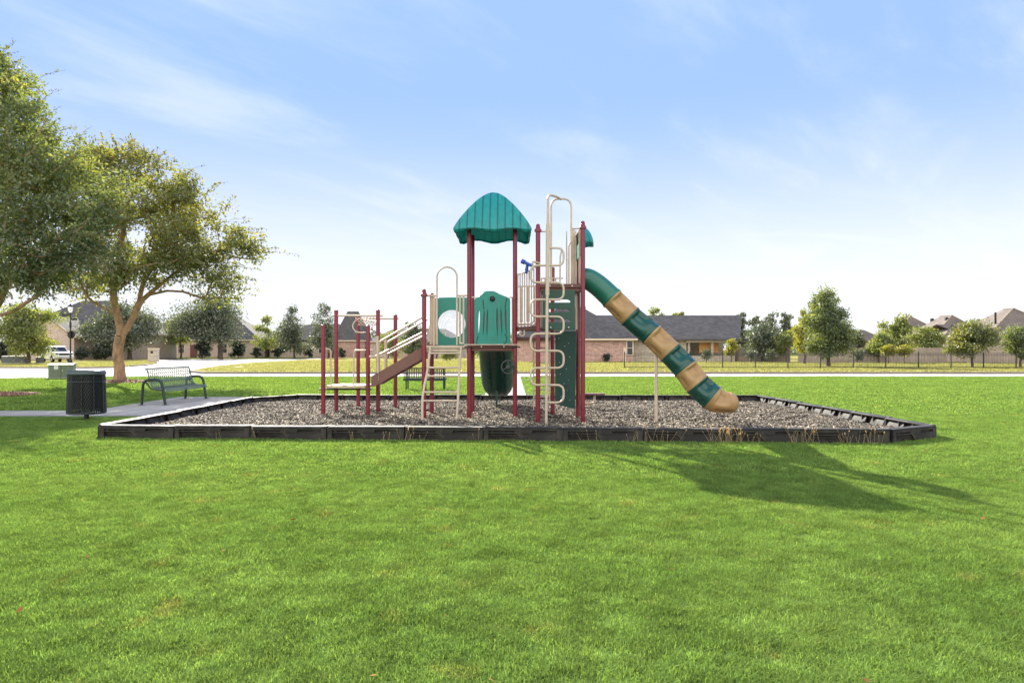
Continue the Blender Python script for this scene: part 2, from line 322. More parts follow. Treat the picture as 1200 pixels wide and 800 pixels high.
def ribs(m, pitch):
    # moulded ribs: groove shade painted into the colour as dark lines down each face
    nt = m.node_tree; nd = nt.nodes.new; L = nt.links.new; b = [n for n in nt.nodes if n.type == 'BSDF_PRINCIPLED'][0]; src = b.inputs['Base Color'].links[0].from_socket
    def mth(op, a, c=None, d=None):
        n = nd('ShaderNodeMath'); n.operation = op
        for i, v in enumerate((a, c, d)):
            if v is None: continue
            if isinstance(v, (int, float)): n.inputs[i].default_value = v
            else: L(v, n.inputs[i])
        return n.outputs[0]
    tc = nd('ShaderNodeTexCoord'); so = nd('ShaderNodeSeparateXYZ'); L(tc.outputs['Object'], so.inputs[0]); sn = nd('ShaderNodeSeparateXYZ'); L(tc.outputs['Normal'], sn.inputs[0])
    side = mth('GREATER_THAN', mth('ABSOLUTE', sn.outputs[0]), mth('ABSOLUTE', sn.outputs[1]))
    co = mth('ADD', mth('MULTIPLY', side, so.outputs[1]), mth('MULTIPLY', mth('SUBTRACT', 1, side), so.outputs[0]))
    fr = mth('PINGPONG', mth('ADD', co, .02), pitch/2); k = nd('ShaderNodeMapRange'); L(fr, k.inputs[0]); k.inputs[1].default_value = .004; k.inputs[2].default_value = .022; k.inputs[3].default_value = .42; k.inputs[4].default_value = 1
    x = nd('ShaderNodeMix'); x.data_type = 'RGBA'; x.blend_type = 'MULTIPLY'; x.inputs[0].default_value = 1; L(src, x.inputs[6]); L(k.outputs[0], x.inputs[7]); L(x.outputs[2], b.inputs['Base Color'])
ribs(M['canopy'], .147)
M['mauve'] = mat('grey_mauve_backing', (.30, .25, .27), .5, .3, 20)
see_through(M['canopy'], (.015, .36, .36), .27)
M['dgreen'] = mat('dark_green_plastic', (.004, .058, .043), .32, .18, 4, bump=.06, bscale=30, col2=(.03, .13, .10), thr=(.62, .85))
M['panel'] = mat('dark_green_panel', (.012, .055, .040), .5, .2, 6)
M['tan'] = mat('tan_plastic', (.33, .20, .078), .42, .16, 4, bump=.08, bscale=30, col2=(.46, .30, .15), thr=(.6, .85))
M['deck'] = mat('brown_deck', (.11, .042, .034), .6, .25, 8, bump=.1)
M['ramp'] = mat('brown_step_coating', (.15, .068, .052), .6, .2, 8, bump=.1)
M['platform'] = mat('tan_platform_coating', (.46, .36, .23), .55, .18, 8, bump=.08)
M['black'] = mat('black_rubber', (.012, .012, .013), .5)
M['wheelgrey'] = mat('dark_grey_wheel', (.035, .04, .042), .4)
M['blue'] = mat('blue_plastic', (.012, .06, .33), .35)
M['bolt'] = mat('steel_bolt', (.55, .55, .55), .3, metal=.9)
M['timber'] = mat('black_border_plastic', (.011, .0088, .0072), .7, .3, 5, bump=.1, bscale=25, col2=(.07, .056, .044), thr=(.52, .76))
M['stake'] = mat('grey_stake', (.35, .33, .30), .6)
M['bench'] = mat('green_vinyl_mesh', (.010, .022, .018), .35, .2)
M['seatmesh'] = mat('weathered_vinyl_mesh', (.10, .14, .125), .4, .2)
M['can'] = mat('dark_vinyl_can', (.004, .008, .0075), .35, .2)
M['liner'] = mat('black_bin_liner', (.004, .009, .010), .4, .5, 3)
M['lid'] = mat('grey_green_lid', (.04, .06, .054), .4, .2)
M['util'] = mat('green_utility_paint', (.16, .20, .135), .6, .15)
M['utilgrey'] = mat('grey_utility_paint', (.11, .12, .115), .7, .2)
M['sticker'] = mat('white_sticker', (.75, .75, .7), .5, .05)
M['concrete'] = mat('concrete', (.46, .43, .39), .9, .16, 2.5, bump=.15, bscale=80, col2=(.36, .34, .31), thr=(.5, .8))
M['path'] = mat('path_concrete', (.33, .31, .28), .9, .18, 2.5, bump=.15, bscale=80, col2=(.24, .22, .20), thr=(.5, .8))
def slabmat(name, c1, c2, bw, rh, joint=.03):
    m, nt, nd, L = newmat(name)
    out = nd('ShaderNodeOutputMaterial'); b = nd('ShaderNodeBsdfPrincipled'); L(b.outputs[0], out.inputs[0]); b.inputs['Roughness'].default_value = .9
    tc = nd('ShaderNodeTexCoord'); br = nd('ShaderNodeTexBrick'); L(tc.outputs['Object'], br.inputs['Vector']); br.inputs['Scale'].default_value = 1; br.offset = 0
    br.inputs['Brick Width'].default_value = bw; br.inputs['Row Height'].default_value = rh; br.inputs['Mortar Size'].default_value = joint; br.inputs['Mortar Smooth'].default_value = .1
    br.inputs['Color1'].default_value = c4(c1); br.inputs['Color2'].default_value = c4(c2); br.inputs['Mortar'].default_value = c4([x*.45 for x in c2])
    n1 = nd('ShaderNodeTexNoise'); n1.inputs['Scale'].default_value = .5; n1.inputs['Detail'].default_value = 12; n1.inputs['Roughness'].default_value = .75; L(tc.outputs['Object'], n1.inputs[0])
    hs = nd('ShaderNodeMapRange'); L(n1.outputs[0], hs.inputs[0]); hs.inputs[1].default_value = .3; hs.inputs[2].default_value = .7; hs.inputs[3].default_value = .72; hs.inputs[4].default_value = 1.2
    mx = nd('ShaderNodeMix', data_type='RGBA', blend_type='MULTIPLY'); mx.inputs[0].default_value = 1; L(br.outputs[0], mx.inputs[6]); L(hs.outputs[0], mx.inputs[7]); L(mx.outputs[2], b.inputs['Base Color'])
    return m
M['concrete'] = slabmat('concrete_slabs', (.46, .43, .38), (.40, .37, .33), 4.5, 3.8, .05)
M['path'] = slabmat('path_slabs', (.36, .335, .30), (.30, .28, .25), 1.25, 1.22, .02)
M['kerb'] = mat('kerb_concrete', (.19, .16, .14), .9, .25, 3)
M['iron'] = mat('black_iron', (.007, .007, .007), .5)
M['wood'] = mat('weathered_fence_wood', (.29, .235, .185), .85, .35, 3, stretch=(4, 4, .4))
M['white'] = mat('white_car_paint', (.78, .78, .78), .25, .03)
M['glass'] = mat('dark_window_glass', (.02, .024, .03), .1, .2)
M['tyre'] = mat('tyre_rubber', (.012, .012, .012), .8)
M['rim'] = mat('alloy_rim', (.5, .5, .5), .3, metal=.8)
M['trim'] = mat('cream_trim', (.62, .50, .38), .6, .08)
M['brick'] = brickmat('pink_brick', (.50, .27, .20), (.30, .16, .13), (.55, .48, .43))
M['brick2'] = brickmat('tan_brick', (.50, .36, .28), (.40, .30, .24), (.52, .48, .44))
M['stone'] = brickmat('limestone', (.50, .42, .32), (.40, .32, .24), (.5, .46, .4), .55)
M['roofg'] = roofmat('grey_shingle', (.062, .057, .055), (.11, .103, .098))
M['rooft'] = roofmat('brown_shingle', (.13, .105, .088), (.185, .15, .125))
def bubblemat():
    m, nt, nd, L = newmat('scratched_clear_plastic'); out = nd('ShaderNodeOutputMaterial'); tr = nd('ShaderNodeBsdfTransparent'); b = nd('ShaderNodeBsdfPrincipled'); b.inputs['Base Color'].default_value = (.6, .6, .6, 1); b.inputs['Roughness'].default_value = .12
    n = nd('ShaderNodeTexNoise'); n.inputs['Scale'].default_value = 9; n.inputs['Detail'].default_value = 6; r = nd('ShaderNodeMapRange'); L(n.outputs[0], r.inputs[0]); r.inputs[1].default_value = .35; r.inputs[2].default_value = .7; r.inputs[3].default_value = .12; r.inputs[4].default_value = .5
    x = nd('ShaderNodeMixShader'); L(r.outputs[0], x.inputs[0]); L(tr.outputs[0], x.inputs[1]); L(b.outputs[0], x.inputs[2]); L(x.outputs[0], out.inputs[0]); return m
M['bubble'] = bubblemat()
M['ridge'] = mat('ridge_cap_shingle', (.24, .19, .15), .9)
M['brownwood'] = mat('patio_blind_wood', (.62, .29, .09), .6, .2)
M['bark'] = mat('elm_bark', (.42, .25, .15), .85, .4, 9, bump=1, bscale=9, col2=(.17, .105, .07), thr=(.46, .66), stretch=(1, 1, .35))
M['darkbark'] = mat('dark_bark', (.09, .065, .05), .9, .3, 6, bump=.6, bscale=14, stretch=(1, 1, .35))
M['lantern'] = mat('frosted_lantern', (.8, .8, .76), .3, .03)
M['red'] = mat('stop_sign_red', (.45, .02, .02), .4)
M['signback'] = mat('sign_back_metal', (.006, .006, .007), .6)
M['elm'] = leafmat('elm_leaf', [(.065, .095, .052), (.106, .142, .073), (.158, .195, .086), (.30, .28, .065)], (1.8, 1.7, .5), .45)
M['elm2'] = leafmat('autumn_elm_leaf', [(.078, .098, .05), (.118, .148, .064), (.18, .205, .072), (.36, .32, .06)], (1.8, 1.55, .45), .48)
M['oak'] = leafmat('oak_leaf', [(.04, .055, .035), (.065, .085, .05), (.11, .13, .075), (.20, .21, .13)], (1.6, 1.6, .6), .3, gloss=.1)
M['bright'] = leafmat('light_leaf', [(.08, .115, .04), (.13, .165, .055), (.20, .22, .07), (.32, .28, .10)], (1.8, 1.75, .5), .45)
M['yellow'] = leafmat('yellow_leaf', [(.14, .16, .03), (.22, .22, .04), (.30, .27, .05)], (1.7, 1.6, .4), .5)
M['darkleaf'] = leafmat('dark_evergreen_leaf', [(.012, .02, .012), (.022, .034, .018), (.04, .055, .028)], (1.3, 1.4, .6), .25)
M['gravelly'] = mat('dark_soil', (.10, .075, .055), 1, .4, 9, bump=.5, bscale=40)  # dark brown soil with random mottling

# ------------------------------------------------------------------ the ground
def sheet(name, poly, z, m, label, cat, kind='structure'):
    b = MB(); b.add([(x, y, z) for x, y in poly], [tuple(range(len(poly)))])
    return tag(b.build(name, m), label, cat, kind=kind)
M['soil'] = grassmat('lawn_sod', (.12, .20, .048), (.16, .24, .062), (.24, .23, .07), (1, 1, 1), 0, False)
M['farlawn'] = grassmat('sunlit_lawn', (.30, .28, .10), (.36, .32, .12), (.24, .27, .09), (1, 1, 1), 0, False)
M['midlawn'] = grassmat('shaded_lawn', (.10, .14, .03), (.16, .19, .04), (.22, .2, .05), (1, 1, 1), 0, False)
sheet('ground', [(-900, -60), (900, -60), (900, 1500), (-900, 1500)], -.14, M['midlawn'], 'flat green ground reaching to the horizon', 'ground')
sheet('road', [(-120, 28), (140, 28), (140, 46), (-16, 46), (-16, 125), (-120, 125)], -.115, M['concrete'], 'pale concrete street curving off at the junction', 'road')
NEAR = [(-70, -20), (70, -20), (70, 36), (-18, 36), (-21, 35.2), (-25, 33), (-32, 31), (-70, 24)]
RIGHT = [(-19.5, 43.4), (120, 43.4), (120, 160), (-34, 160), (-31, 112), (-30, 88), (-29, 75), (-26, 60), (-23.2, 50.5), (-21.8, 46.2)]
LEFT = [(-120, 56), (-50, 57.5), (-35, 56), (-33.6, 57), (-35.5, 66), (-39.6, 76), (-44.5, 84), (-56, 108), (-62, 125), (-120, 125)]
FAR = [(-150, 113), (-62, 113), (-44, 111.5), (-37, 118), (-35, 160), (-150, 160)]
sheet('lawn', NEAR, 0, M['soil'], 'wide mown green lawn round the playground', 'lawn')
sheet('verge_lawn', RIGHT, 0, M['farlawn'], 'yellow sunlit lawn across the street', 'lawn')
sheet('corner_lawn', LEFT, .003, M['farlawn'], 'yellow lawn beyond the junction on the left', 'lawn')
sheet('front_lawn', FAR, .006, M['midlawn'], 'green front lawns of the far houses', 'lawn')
def kerbline(pts, name, label):
    b = MB()
    for (x0, y0), (x1, y1) in zip(pts[:-1], pts[1:]):
        d = Vector((x1-x0, y1-y0, 0)); l = d.length; a = math.atan2(d.y, d.x)
        b.box(((x0+x1)/2, (y0+y1)/2, -.055), (l+.06, .16, .13), rz=a)
    return tag(b.build(name, M['kerb']), label, 'kerb', kind='structure')
kerbline([(70, 36), (-18, 36), (-21, 35.2), (-25, 33), (-32, 31), (-70, 24)], 'kerb', 'concrete kerb along the near side of the street')
kerbline([(120, 43.4), (-19.5, 43.4), (-21.8, 46.2), (-23.2, 50.5), (-26, 60), (-29, 75)], 'far_kerb', 'concrete kerb along the far side of the street')
kerbline([(-120, 56), (-50, 57.5), (-35, 56), (-33.6, 57), (-35.5, 66), (-39.6, 76), (-44.5, 84)], 'corner_kerb', 'concrete kerb round the left corner lawn')
sheet('pavement', [(-19.8, 46.6), (-21.0, 49.0), (-22.6, 55), (-25.5, 66), (-28, 80), (-27, 84), (-24, 76), (-21.3, 60), (-19.2, 50.5), (-17.2, 46.2)], .006, M['concrete'], 'pale pavement curving round the street corner', 'pavement')
sheet('back_path', [(-.85, 18.2), (.43, 18.2), (.43, 35.9), (-.85, 35.9)], .006, M['path'], 'concrete path from the street to the playground', 'path')
sheet('footpath', [(-45, 14.2), (-7.6, 14.45), (-6.62, 13.6), (-6.62, 20.4), (-9.9, 20.3), (-9.7, 15.7), (-45, 15.75)], .006, M['path'], 'grey concrete footpath and bench pad', 'path')

# ------------------------------------------------------------------ scatter (grass, wood chips)
def scatter(name, pts, scl, coll, label, cat, seed=1, tilt=0):
    rs = np.random.RandomState(seed); n = len(pts)
    me = bpy.data.meshes.new(name); me.vertices.add(n); me.vertices.foreach_set('co', np.asarray(pts, np.float32).ravel())
    a = me.attributes.new('rotv', 'FLOAT_VECTOR', 'POINT'); rv = np.zeros((n, 3), np.float32); rv[:, 2] = rs.rand(n)*6.283; rv[:, 0] = rs.randn(n)*tilt; rv[:, 1] = rs.randn(n)*tilt; a.data.foreach_set('vector', rv.ravel())
    a = me.attributes.new('sclv', 'FLOAT', 'POINT'); a.data.foreach_set('value', (scl*(.85+.3*rs.rand(n))).astype(np.float32))
    a = me.attributes.new('idx', 'INT', 'POINT'); a.data.foreach_set('value', rs.randint(0, 1000, n).astype(np.int32))
    o = bpy.data.objects.new(name, me); COL.objects.link(o)
    ng = bpy.data.node_groups.new(name, 'GeometryNodeTree')
    ng.interface.new_socket('Geometry', in_out='INPUT', socket_type='NodeSocketGeometry'); ng.interface.new_socket('Geometry', in_out='OUTPUT', socket_type='NodeSocketGeometry')
    gi = ng.nodes.new('NodeGroupInput'); go = ng.nodes.new('NodeGroupOutput'); ip = ng.nodes.new('GeometryNodeInstanceOnPoints'); ci = ng.nodes.new('GeometryNodeCollectionInfo')
    ci.inputs['Collection'].default_value = coll; ci.inputs['Separate Children'].default_value = True; ci.inputs['Reset Children'].default_value = True
    def attr(nm, t):
        x = ng.nodes.new('GeometryNodeInputNamedAttribute'); x.data_type = t; x.inputs['Name'].default_value = nm; return x.outputs['Attribute']
    l = ng.links.new
    l(gi.outputs[0], ip.inputs['Points']); l(ci.outputs[0], ip.inputs['Instance']); ip.inputs['Pick Instance'].default_value = True
    l(attr('idx', 'INT'), ip.inputs['Instance Index']); l(attr('rotv', 'FLOAT_VECTOR'), ip.inputs['Rotation']); l(attr('sclv', 'FLOAT'), ip.inputs['Scale'])
    l(ip.outputs[0], go.inputs[0])
    md = o.modifiers.new('scatter', 'NODES'); md.node_group = ng
    return tag(o, label, cat, kind='stuff')
def blades(n, size, h, wd, seed, m, name):
    rs = np.random.RandomState(seed)
    bx = (rs.rand(n)-.5)*size; by = (rs.rand(n)-.5)*size; a = rs.rand(n)*6.283; hh = h*(.45+.75*rs.rand(n)); lean = (.4+1.3*rs.rand(n))*hh
    # clumps stand taller
    cl = np.sin(bx*11/size*1.7+seed)*np.cos(by*9/size*1.3+2*seed); hh *= 1+.25*cl
    dirx, diry = np.cos(a), np.sin(a); px, py = -diry, dirx; w2 = wd*(.6+.8*rs.rand(n))/2
    b0 = np.stack([bx-px*w2, by-py*w2, np.full(n, -.004)], 1); b1 = np.stack([bx+px*w2, by+py*w2, np.full(n, -.004)], 1)
    m0 = np.stack([bx+dirx*lean*.35+px*w2*.85, by+diry*lean*.35+py*w2*.85, hh*.62], 1); m1 = np.stack([bx+dirx*lean*.35-px*w2*.85, by+diry*lean*.35-py*w2*.85, hh*.62], 1)
    t = np.stack([bx+dirx*lean, by+diry*lean, hh], 1)
    v = np.stack([b0, b1, m0, m1, t], 1).reshape(-1, 3)
    me = bpy.data.meshes.new(name); me.vertices.add(len(v)); me.vertices.foreach_set('co', v.astype(np.float32).ravel())
    i = np.arange(n)*5; q = np.stack([i, i+1, i+2, i+3], 1); tr = np.stack([i+3, i+2, i+4], 1)
    loops = np.concatenate([q.ravel(), tr.ravel()]).astype(np.int32); me.loops.add(len(loops)); me.loops.foreach_set('vertex_index', loops)
    me.polygons.add(2*n); me.polygons.foreach_set('loop_start', np.concatenate([np.arange(n)*4, 4*n+np.arange(n)*3]).astype(np.int32)); me.update(calc_edges=True)
    me.materials.append(m); return bpy.data.objects.new(name, me)
M['grass'] = grassmat('grass_blade', (.160, .254, .066), (.220, .318, .090), (.34, .30, .10), (1.4, 1.4, .75), .46)
def collof(name, objs):
    c = bpy.data.collections.new(name)
    for o in objs: c.objects.link(o)
    return c
# playground outline (counter-clockwise from the front left corner)
C0, C1, C2, C3, C4, C5 = [Vector((x, y, 0)) for x, y in ((-6.51, 10.87), (5.65, 10.27), (6.66, 10.86), (6.50, 17.95), (-5.72, 18.12), (-6.58, 17.2))]
OUT = [(p.x, p.y) for p in (C0, C1, C2, C3, C4, C5)]
def inside(poly, X, Y):
    r = np.zeros(X.shape, bool); n = len(poly)
    for i in range(n):
        x0, y0 = poly[i]; x1, y1 = poly[(i+1) % n]
        if y0 == y1: continue
        c = ((y0 > Y) != (y1 > Y)) & (X < (x1-x0)*(Y-y0)/(y1-y0)+x0); r ^= c
    return r
def grow(poly, d):
    cx = sum(p[0] for p in poly)/len(poly); cy = sum(p[1] for p in poly)/len(poly)
    return [(x+d*math.copysign(1, x-cx), y+d*math.copysign(1, y-cy)) for x, y in poly]
def grasspts(y0, y1, step, seed):
    rs = np.random.RandomState(seed); ys = np.arange(y0, y1, step); P_ = []
    for y in ys:
        hw = .75*y+1.2; xs = np.arange(-hw, hw, step); P_.append(np.stack([xs+(rs.rand(len(xs))-.5)*step*.5, np.full(len(xs), y)+(rs.rand(len(xs))-.5)*step*.5, np.zeros(len(xs))], 1))
    p = np.concatenate(P_); x, y = p[:, 0], p[:, 1]; k = inside(NEAR, x, y+.1) & ~inside(grow(OUT, .06), x, y)
    k &= ~((x > -.85-.5) & (x < .43+.5) & (y > 18)); k &= ~((y > 13.95) & (y < 16.15) & (x < -6.6)) & ~((y > 13.6) & (y < 20.8) & (x < -6.5) & (x > -10.35))
    k &= ~(((x+16.6)/1.75)**2+((y-21.3)/1.1)**2 < 1) & ~(((x+17.05)/1.6)**2+((y-29.6)/1.5)**2 < 1)
    return p[k]
gA = collof('grass_tufts', [blades(3800, .56, .028, .0032, s, M['grass'], 'grass_tuft') for s in range(5)])
gB = collof('grass_tufts_mid', [blades(1900, .70, .032, .0068, s+20, M['grass'], 'grass_tuft') for s in range(4)])
gC = collof('grass_tufts_far', [blades(900, 1.15, .042, .02, s+40, M['grass'], 'grass_tuft') for s in range(4)])
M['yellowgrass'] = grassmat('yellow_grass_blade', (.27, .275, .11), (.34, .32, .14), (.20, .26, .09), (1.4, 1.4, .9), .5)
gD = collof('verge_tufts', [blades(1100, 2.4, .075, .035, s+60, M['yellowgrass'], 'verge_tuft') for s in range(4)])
def vergepts():
    rs = np.random.RandomState(8); X, Y = np.meshgrid(np.arange(-46, 66, 1.9), np.arange(43.5, 84, 1.9)); x = X.ravel()+rs.randn(X.size)*.3; y = Y.ravel()+rs.randn(X.size)*.3
    k = (inside(grow(RIGHT, -1.3), x, y) & ~((x > 0) & (y > 79))) | inside(grow(LEFT, -1.3), x, y); return np.stack([x[k], y[k], np.zeros(k.sum())], 1)
scatter('verge_grass', vergepts(), 1, gD, 'backlit yellow grass on the far side of the street', 'grass', 6)
scatter('grass', grasspts(2.4, 7.5, .36, 3), 1, gA, 'short green mown grass in front of the playground', 'grass', 3)
scatter('grass', grasspts(7.5, 15, .45, 4), 1, gB, 'short green mown grass beside the playground', 'grass', 4)
scatter('grass', grasspts(15, 35.8, .8, 5), 1, gC, 'short green mown grass behind the playground', 'grass', 5)

# wood chips in the playground
M['chipbase'] = mat('mulch_soil', (.035, .028, .023), 1, .4, 20, bump=.8, bscale=60)
def mz(x, y): return .055+.035*noise.noise(Vector((x*.45, y*.45, 3)))+.018*noise.noise(Vector((x*1.4, y*1.4, 9)))
def mulchbed():
    st = .2; b = MB(); xs = np.arange(-6.8, 6.9, st); ys = np.arange(10.1, 18.3, st); idx = {}
    inn = grow(OUT, -.03)
    for i, x in enumerate(xs):
        for j, y in enumerate(ys): idx[i, j] = len(b.v); b.v.append((x, y, mz(x, y)))
    for i in range(len(xs)-1):
        for j in range(len(ys)-1):
            if inside(inn, np.array([xs[i]+st/2]), np.array([ys[j]+st/2]))[0]: b.f.append((idx[i, j], idx[i+1, j], idx[i+1, j+1], idx[i, j+1])); b.sm.append(True)
    o = b.build('mulch_bed', M['chipbase']); tag(o, 'brown mulch bed under the play structure', 'mulch', kind='structure')
mulchbed()
def chips(n, size, seed, m, L0=.048, name='chip_patch'):
    rs = np.random.RandomState(seed); V = []
    cube = np.array([(x, y, z) for x in (-1, 1) for y in (-1, 1) for z in (-1, 1)], float)/2
    F = np.array([(0, 1, 3, 2), (4, 6, 7, 5), (0, 4, 5, 1), (2, 3, 7, 6), (0, 2, 6, 4), (1, 5, 7, 3)])
    ln = L0*(.5+1.6*rs.rand(n)**1.6); wd = .016*(.7+1.3*rs.rand(n)); th = .005+.008*rs.rand(n)
    v = cube[None]*np.stack([ln, wd, th], 1)[:, None, :]; v[:, 4:, 1] *= (.3+.7*rs.rand(n))[:, None]
    a, p, r = rs.rand(n)*6.283, rs.randn(n)*.38, rs.randn(n)*.5
    ca, sa, cp, sp, cr, sr = np.cos(a), np.sin(a), np.cos(p), np.sin(p), np.cos(r), np.sin(r)
    Rm = np.zeros((n, 3, 3)); Rm[:, 0, 0] = ca*cp; Rm[:, 0, 1] = ca*sp*sr-sa*cr; Rm[:, 0, 2] = ca*sp*cr+sa*sr
    Rm[:, 1, 0] = sa*cp; Rm[:, 1, 1] = sa*sp*sr+ca*cr; Rm[:, 1, 2] = sa*sp*cr-ca*sr; Rm[:, 2, 0] = -sp; Rm[:, 2, 1] = cp*sr; Rm[:, 2, 2] = cp*cr
    v = np.einsum('nij,nkj->nki', Rm, v)
    v += np.stack([(rs.rand(n)-.5)*size, (rs.rand(n)-.5)*size, .004+.022*rs.rand(n)], 1)[:, None, :]
    me = bpy.data.meshes.new(name); me.vertices.add(n*8); me.vertices.foreach_set('co', v.astype(np.float32).ravel())
    f = (F[None]+8*np.arange(n)[:, None, None]).reshape(-1).astype(np.int32); me.loops.add(len(f)); me.loops.foreach_set('vertex_index', f)
    me.polygons.add(n*6); me.polygons.foreach_set('loop_start', np.arange(0, n*24, 4, dtype=np.int32)); me.update(calc_edges=True); me.materials.append(m)
    return bpy.data.objects.new(name, me)
M['chips'] = chipmat('wood_chip', [(.018, .015, .012), (.075, .062, .045), (.14, .116, .084), (.25, .21, .155), (.098, .076, .052), (.028, .023, .018), (.38, .325, .25), (.05, .041, .032)])
ch = collof('chip_patches', [chips(620, .66, s, M['chips']) for s in range(5)])
gx, gy = np.meshgrid(np.arange(-6.6, 6.7, .5), np.arange(10.2, 18.2, .5)); gx = gx.ravel(); gy = gy.ravel(); k = inside(grow(OUT, -.46), gx, gy)
scatter('wood_chip_mulch', [(x, y, mz(x, y)) for x, y in zip(gx[k], gy[k])], 1, ch, 'loose grey and tan wood chips filling the playground', 'mulch', 9, .03)
ch2 = collof('chip_clusters', [chips(75, .2, s+60, M['chips']) for s in range(5)])
gx, gy = np.meshgrid(np.arange(-6.6, 6.7, .15), np.arange(10.2, 18.2, .15)); gx = gx.ravel(); gy = gy.ravel(); k = inside(grow(OUT, -.19), gx, gy) & ~inside(grow(OUT, -.66), gx, gy)
scatter('wood_chip_mulch', [(x, y, mz(x, y)) for x, y in zip(gx[k], gy[k])], 1, ch2, 'wood chips banked against the inside of the border', 'mulch', 10, .03)
M['barkchips'] = chipmat('bark_chip', [(.20, .10, .07), (.30, .17, .12), (.38, .24, .18), (.14, .08, .06)])
def ring(cx, cy, rx, ry, n, label, seed):
    rs = np.random.RandomState(seed); o = chips(n, 1, seed, M['barkchips'], .06, 'bark_mulch'); COL.objects.link(o)
    me = o.data; v = np.zeros(len(me.vertices)*3, np.float32); me.vertices.foreach_get('co', v); v = v.reshape(-1, 8, 3); c = v.mean(1, keepdims=True)
    a = rs.rand(n)*6.283; r = np.sqrt(rs.rand(n)); nc = np.stack([rx*r*np.cos(a), ry*r*np.sin(a), c[:, 0, 2]+.10*(1-r)], 1)[:, None, :]
    me.vertices.foreach_set('co', ((v-c)*1.5+nc).astype(np.float32).ravel()); me.update(); o.location = (cx, cy, .0)
    return tag(o, label, 'mulch', kind='stuff')
ring(-16.6, 21.3, 1.75, 1.1, 2600, 'pinkish bark mulch ring under the left tree', 3)
ring(-17.05, 29.6, 1.6, 1.5, 2600, 'pinkish bark mulch ring round the forked tree', 4)
sheet('mulch_soil', [(-16.6+1.75*math.cos(a*.2618), 21.3+1.1*math.sin(a*.2618)) for a in range(24)], .008, M['gravelly'], 'dark soil under the left tree mulch', 'soil')
sheet('mulch_soil', [(-17.05+1.6*math.cos(a*.2618), 29.6+1.5*math.sin(a*.2618)) for a in range(24)], .008, M['gravelly'], 'dark soil under the forked tree mulch', 'soil')

# ------------------------------------------------------------------ border timbers
UL = 1.215
def timber():
    L, hgt, th = UL-.014, .215, .05; z0 = -.03; b = MB()
    b.box((L/2, -.012, hgt-.012), (L, .155, .024), bev=.006)                       # top cap
    b.box((L/2, -.035, (hgt+z0)/2-.012), (L, .02, hgt-z0-.024))                # outer wall
    y = -.072; f = lambda x0, x1, za, zb: b.box(((x0+x1)/2*L, y, (za+zb)/2), ((x1-x0)*L, th, zb-za), bev=.004)
    f(0, .06, z0, .19); f(.06, .44, .155, .19); f(.06, .44, .115, .135); f(.09, .12, .135, .155); f(.39, .44, .135, .155)
    f(.44, .62, .115, .19); f(.62, .93, .165, .19); f(.62, .93, .115, .13); f(.93, 1, z0, .19)
    b.prism([(.42*L, y-.02, .1145), (.53*L, y-.02, z0), (.9295*L, y-.02, z0), (.9295*L, y-.02, .1145)], (0, th, 0))
    b.tube([(.10*L, y-.006, .085), (.40*L, y-.006, .085), (.49*L, y-.006, -.01)], .008, 6)
    for xa_, xb_ in ((.05, .40), (.56, .95)):
        b.prism([(xa_*L, .02, .172), (xa_*L, .085, .035), (xa_*L, .085, z0), (xa_*L, .02, z0)], ((xb_-xa_)*L, 0, 0))
    for x in (.012, .33*L, .66*L, L-.012): b.box((x, .015, .09), (.022, .085, .2))
    o = b.build('border_timber', M['timber']); 
    s = MB(); s.lathe((0.0, -.002, 0), [(.0, -.05), (.016, -.05), (.016, .219), (.026, .221), (.026, .226), (0, .2275)], 10); s.build('stake', M['stake'], o)
    return o
ORD = 'first second third fourth fifth sixth seventh eighth ninth tenth eleventh'.split()
proto = timber(); first = True
def run(a, b, n, words):
    global first
    d = (b-a)/n; ang = math.atan2(d.y, d.x)
    for i in range(n):
        o = proto if first else proto.copy()
        if not first:
            COL.objects.link(o)
            for c in proto.children: k_ = c.copy(); COL.objects.link(k_); k_.parent = o
        first = False; o.location = a+d*i+Vector((0, 0, rnd.uniform(-.008, .006))); o.rotation_euler = (rnd.uniform(-.02, .02), rnd.uniform(-.006, .006), ang+rnd.uniform(-.006, .006)); o.scale = (d.length/UL, 1, 1)
        tag(o, words(i, n), 'border timber', 'black plastic border timbers round the playground')
run(C0, C1, 10, lambda i, n: f'black plastic border timber, {ORD[i]} from the left along the front of the mulch')
run(C1, C2, 1, lambda i, n: 'black plastic border timber cutting across the front right corner')
run(C2, C3, 6, lambda i, n: f'grey-topped border timber on the right side, {ORD[i]} from the front corner')
run(C3, C4, 10, lambda i, n: f'dark border timber along the back of the mulch, {ORD[i]} from the right')
run(C4, C5, 1, lambda i, n: 'dark border timber cutting across the back left corner')
run(C5, C0, 5, lambda i, n: f'dark border timber beside the bench pad, {ORD[n-1-i]} from the front left corner')
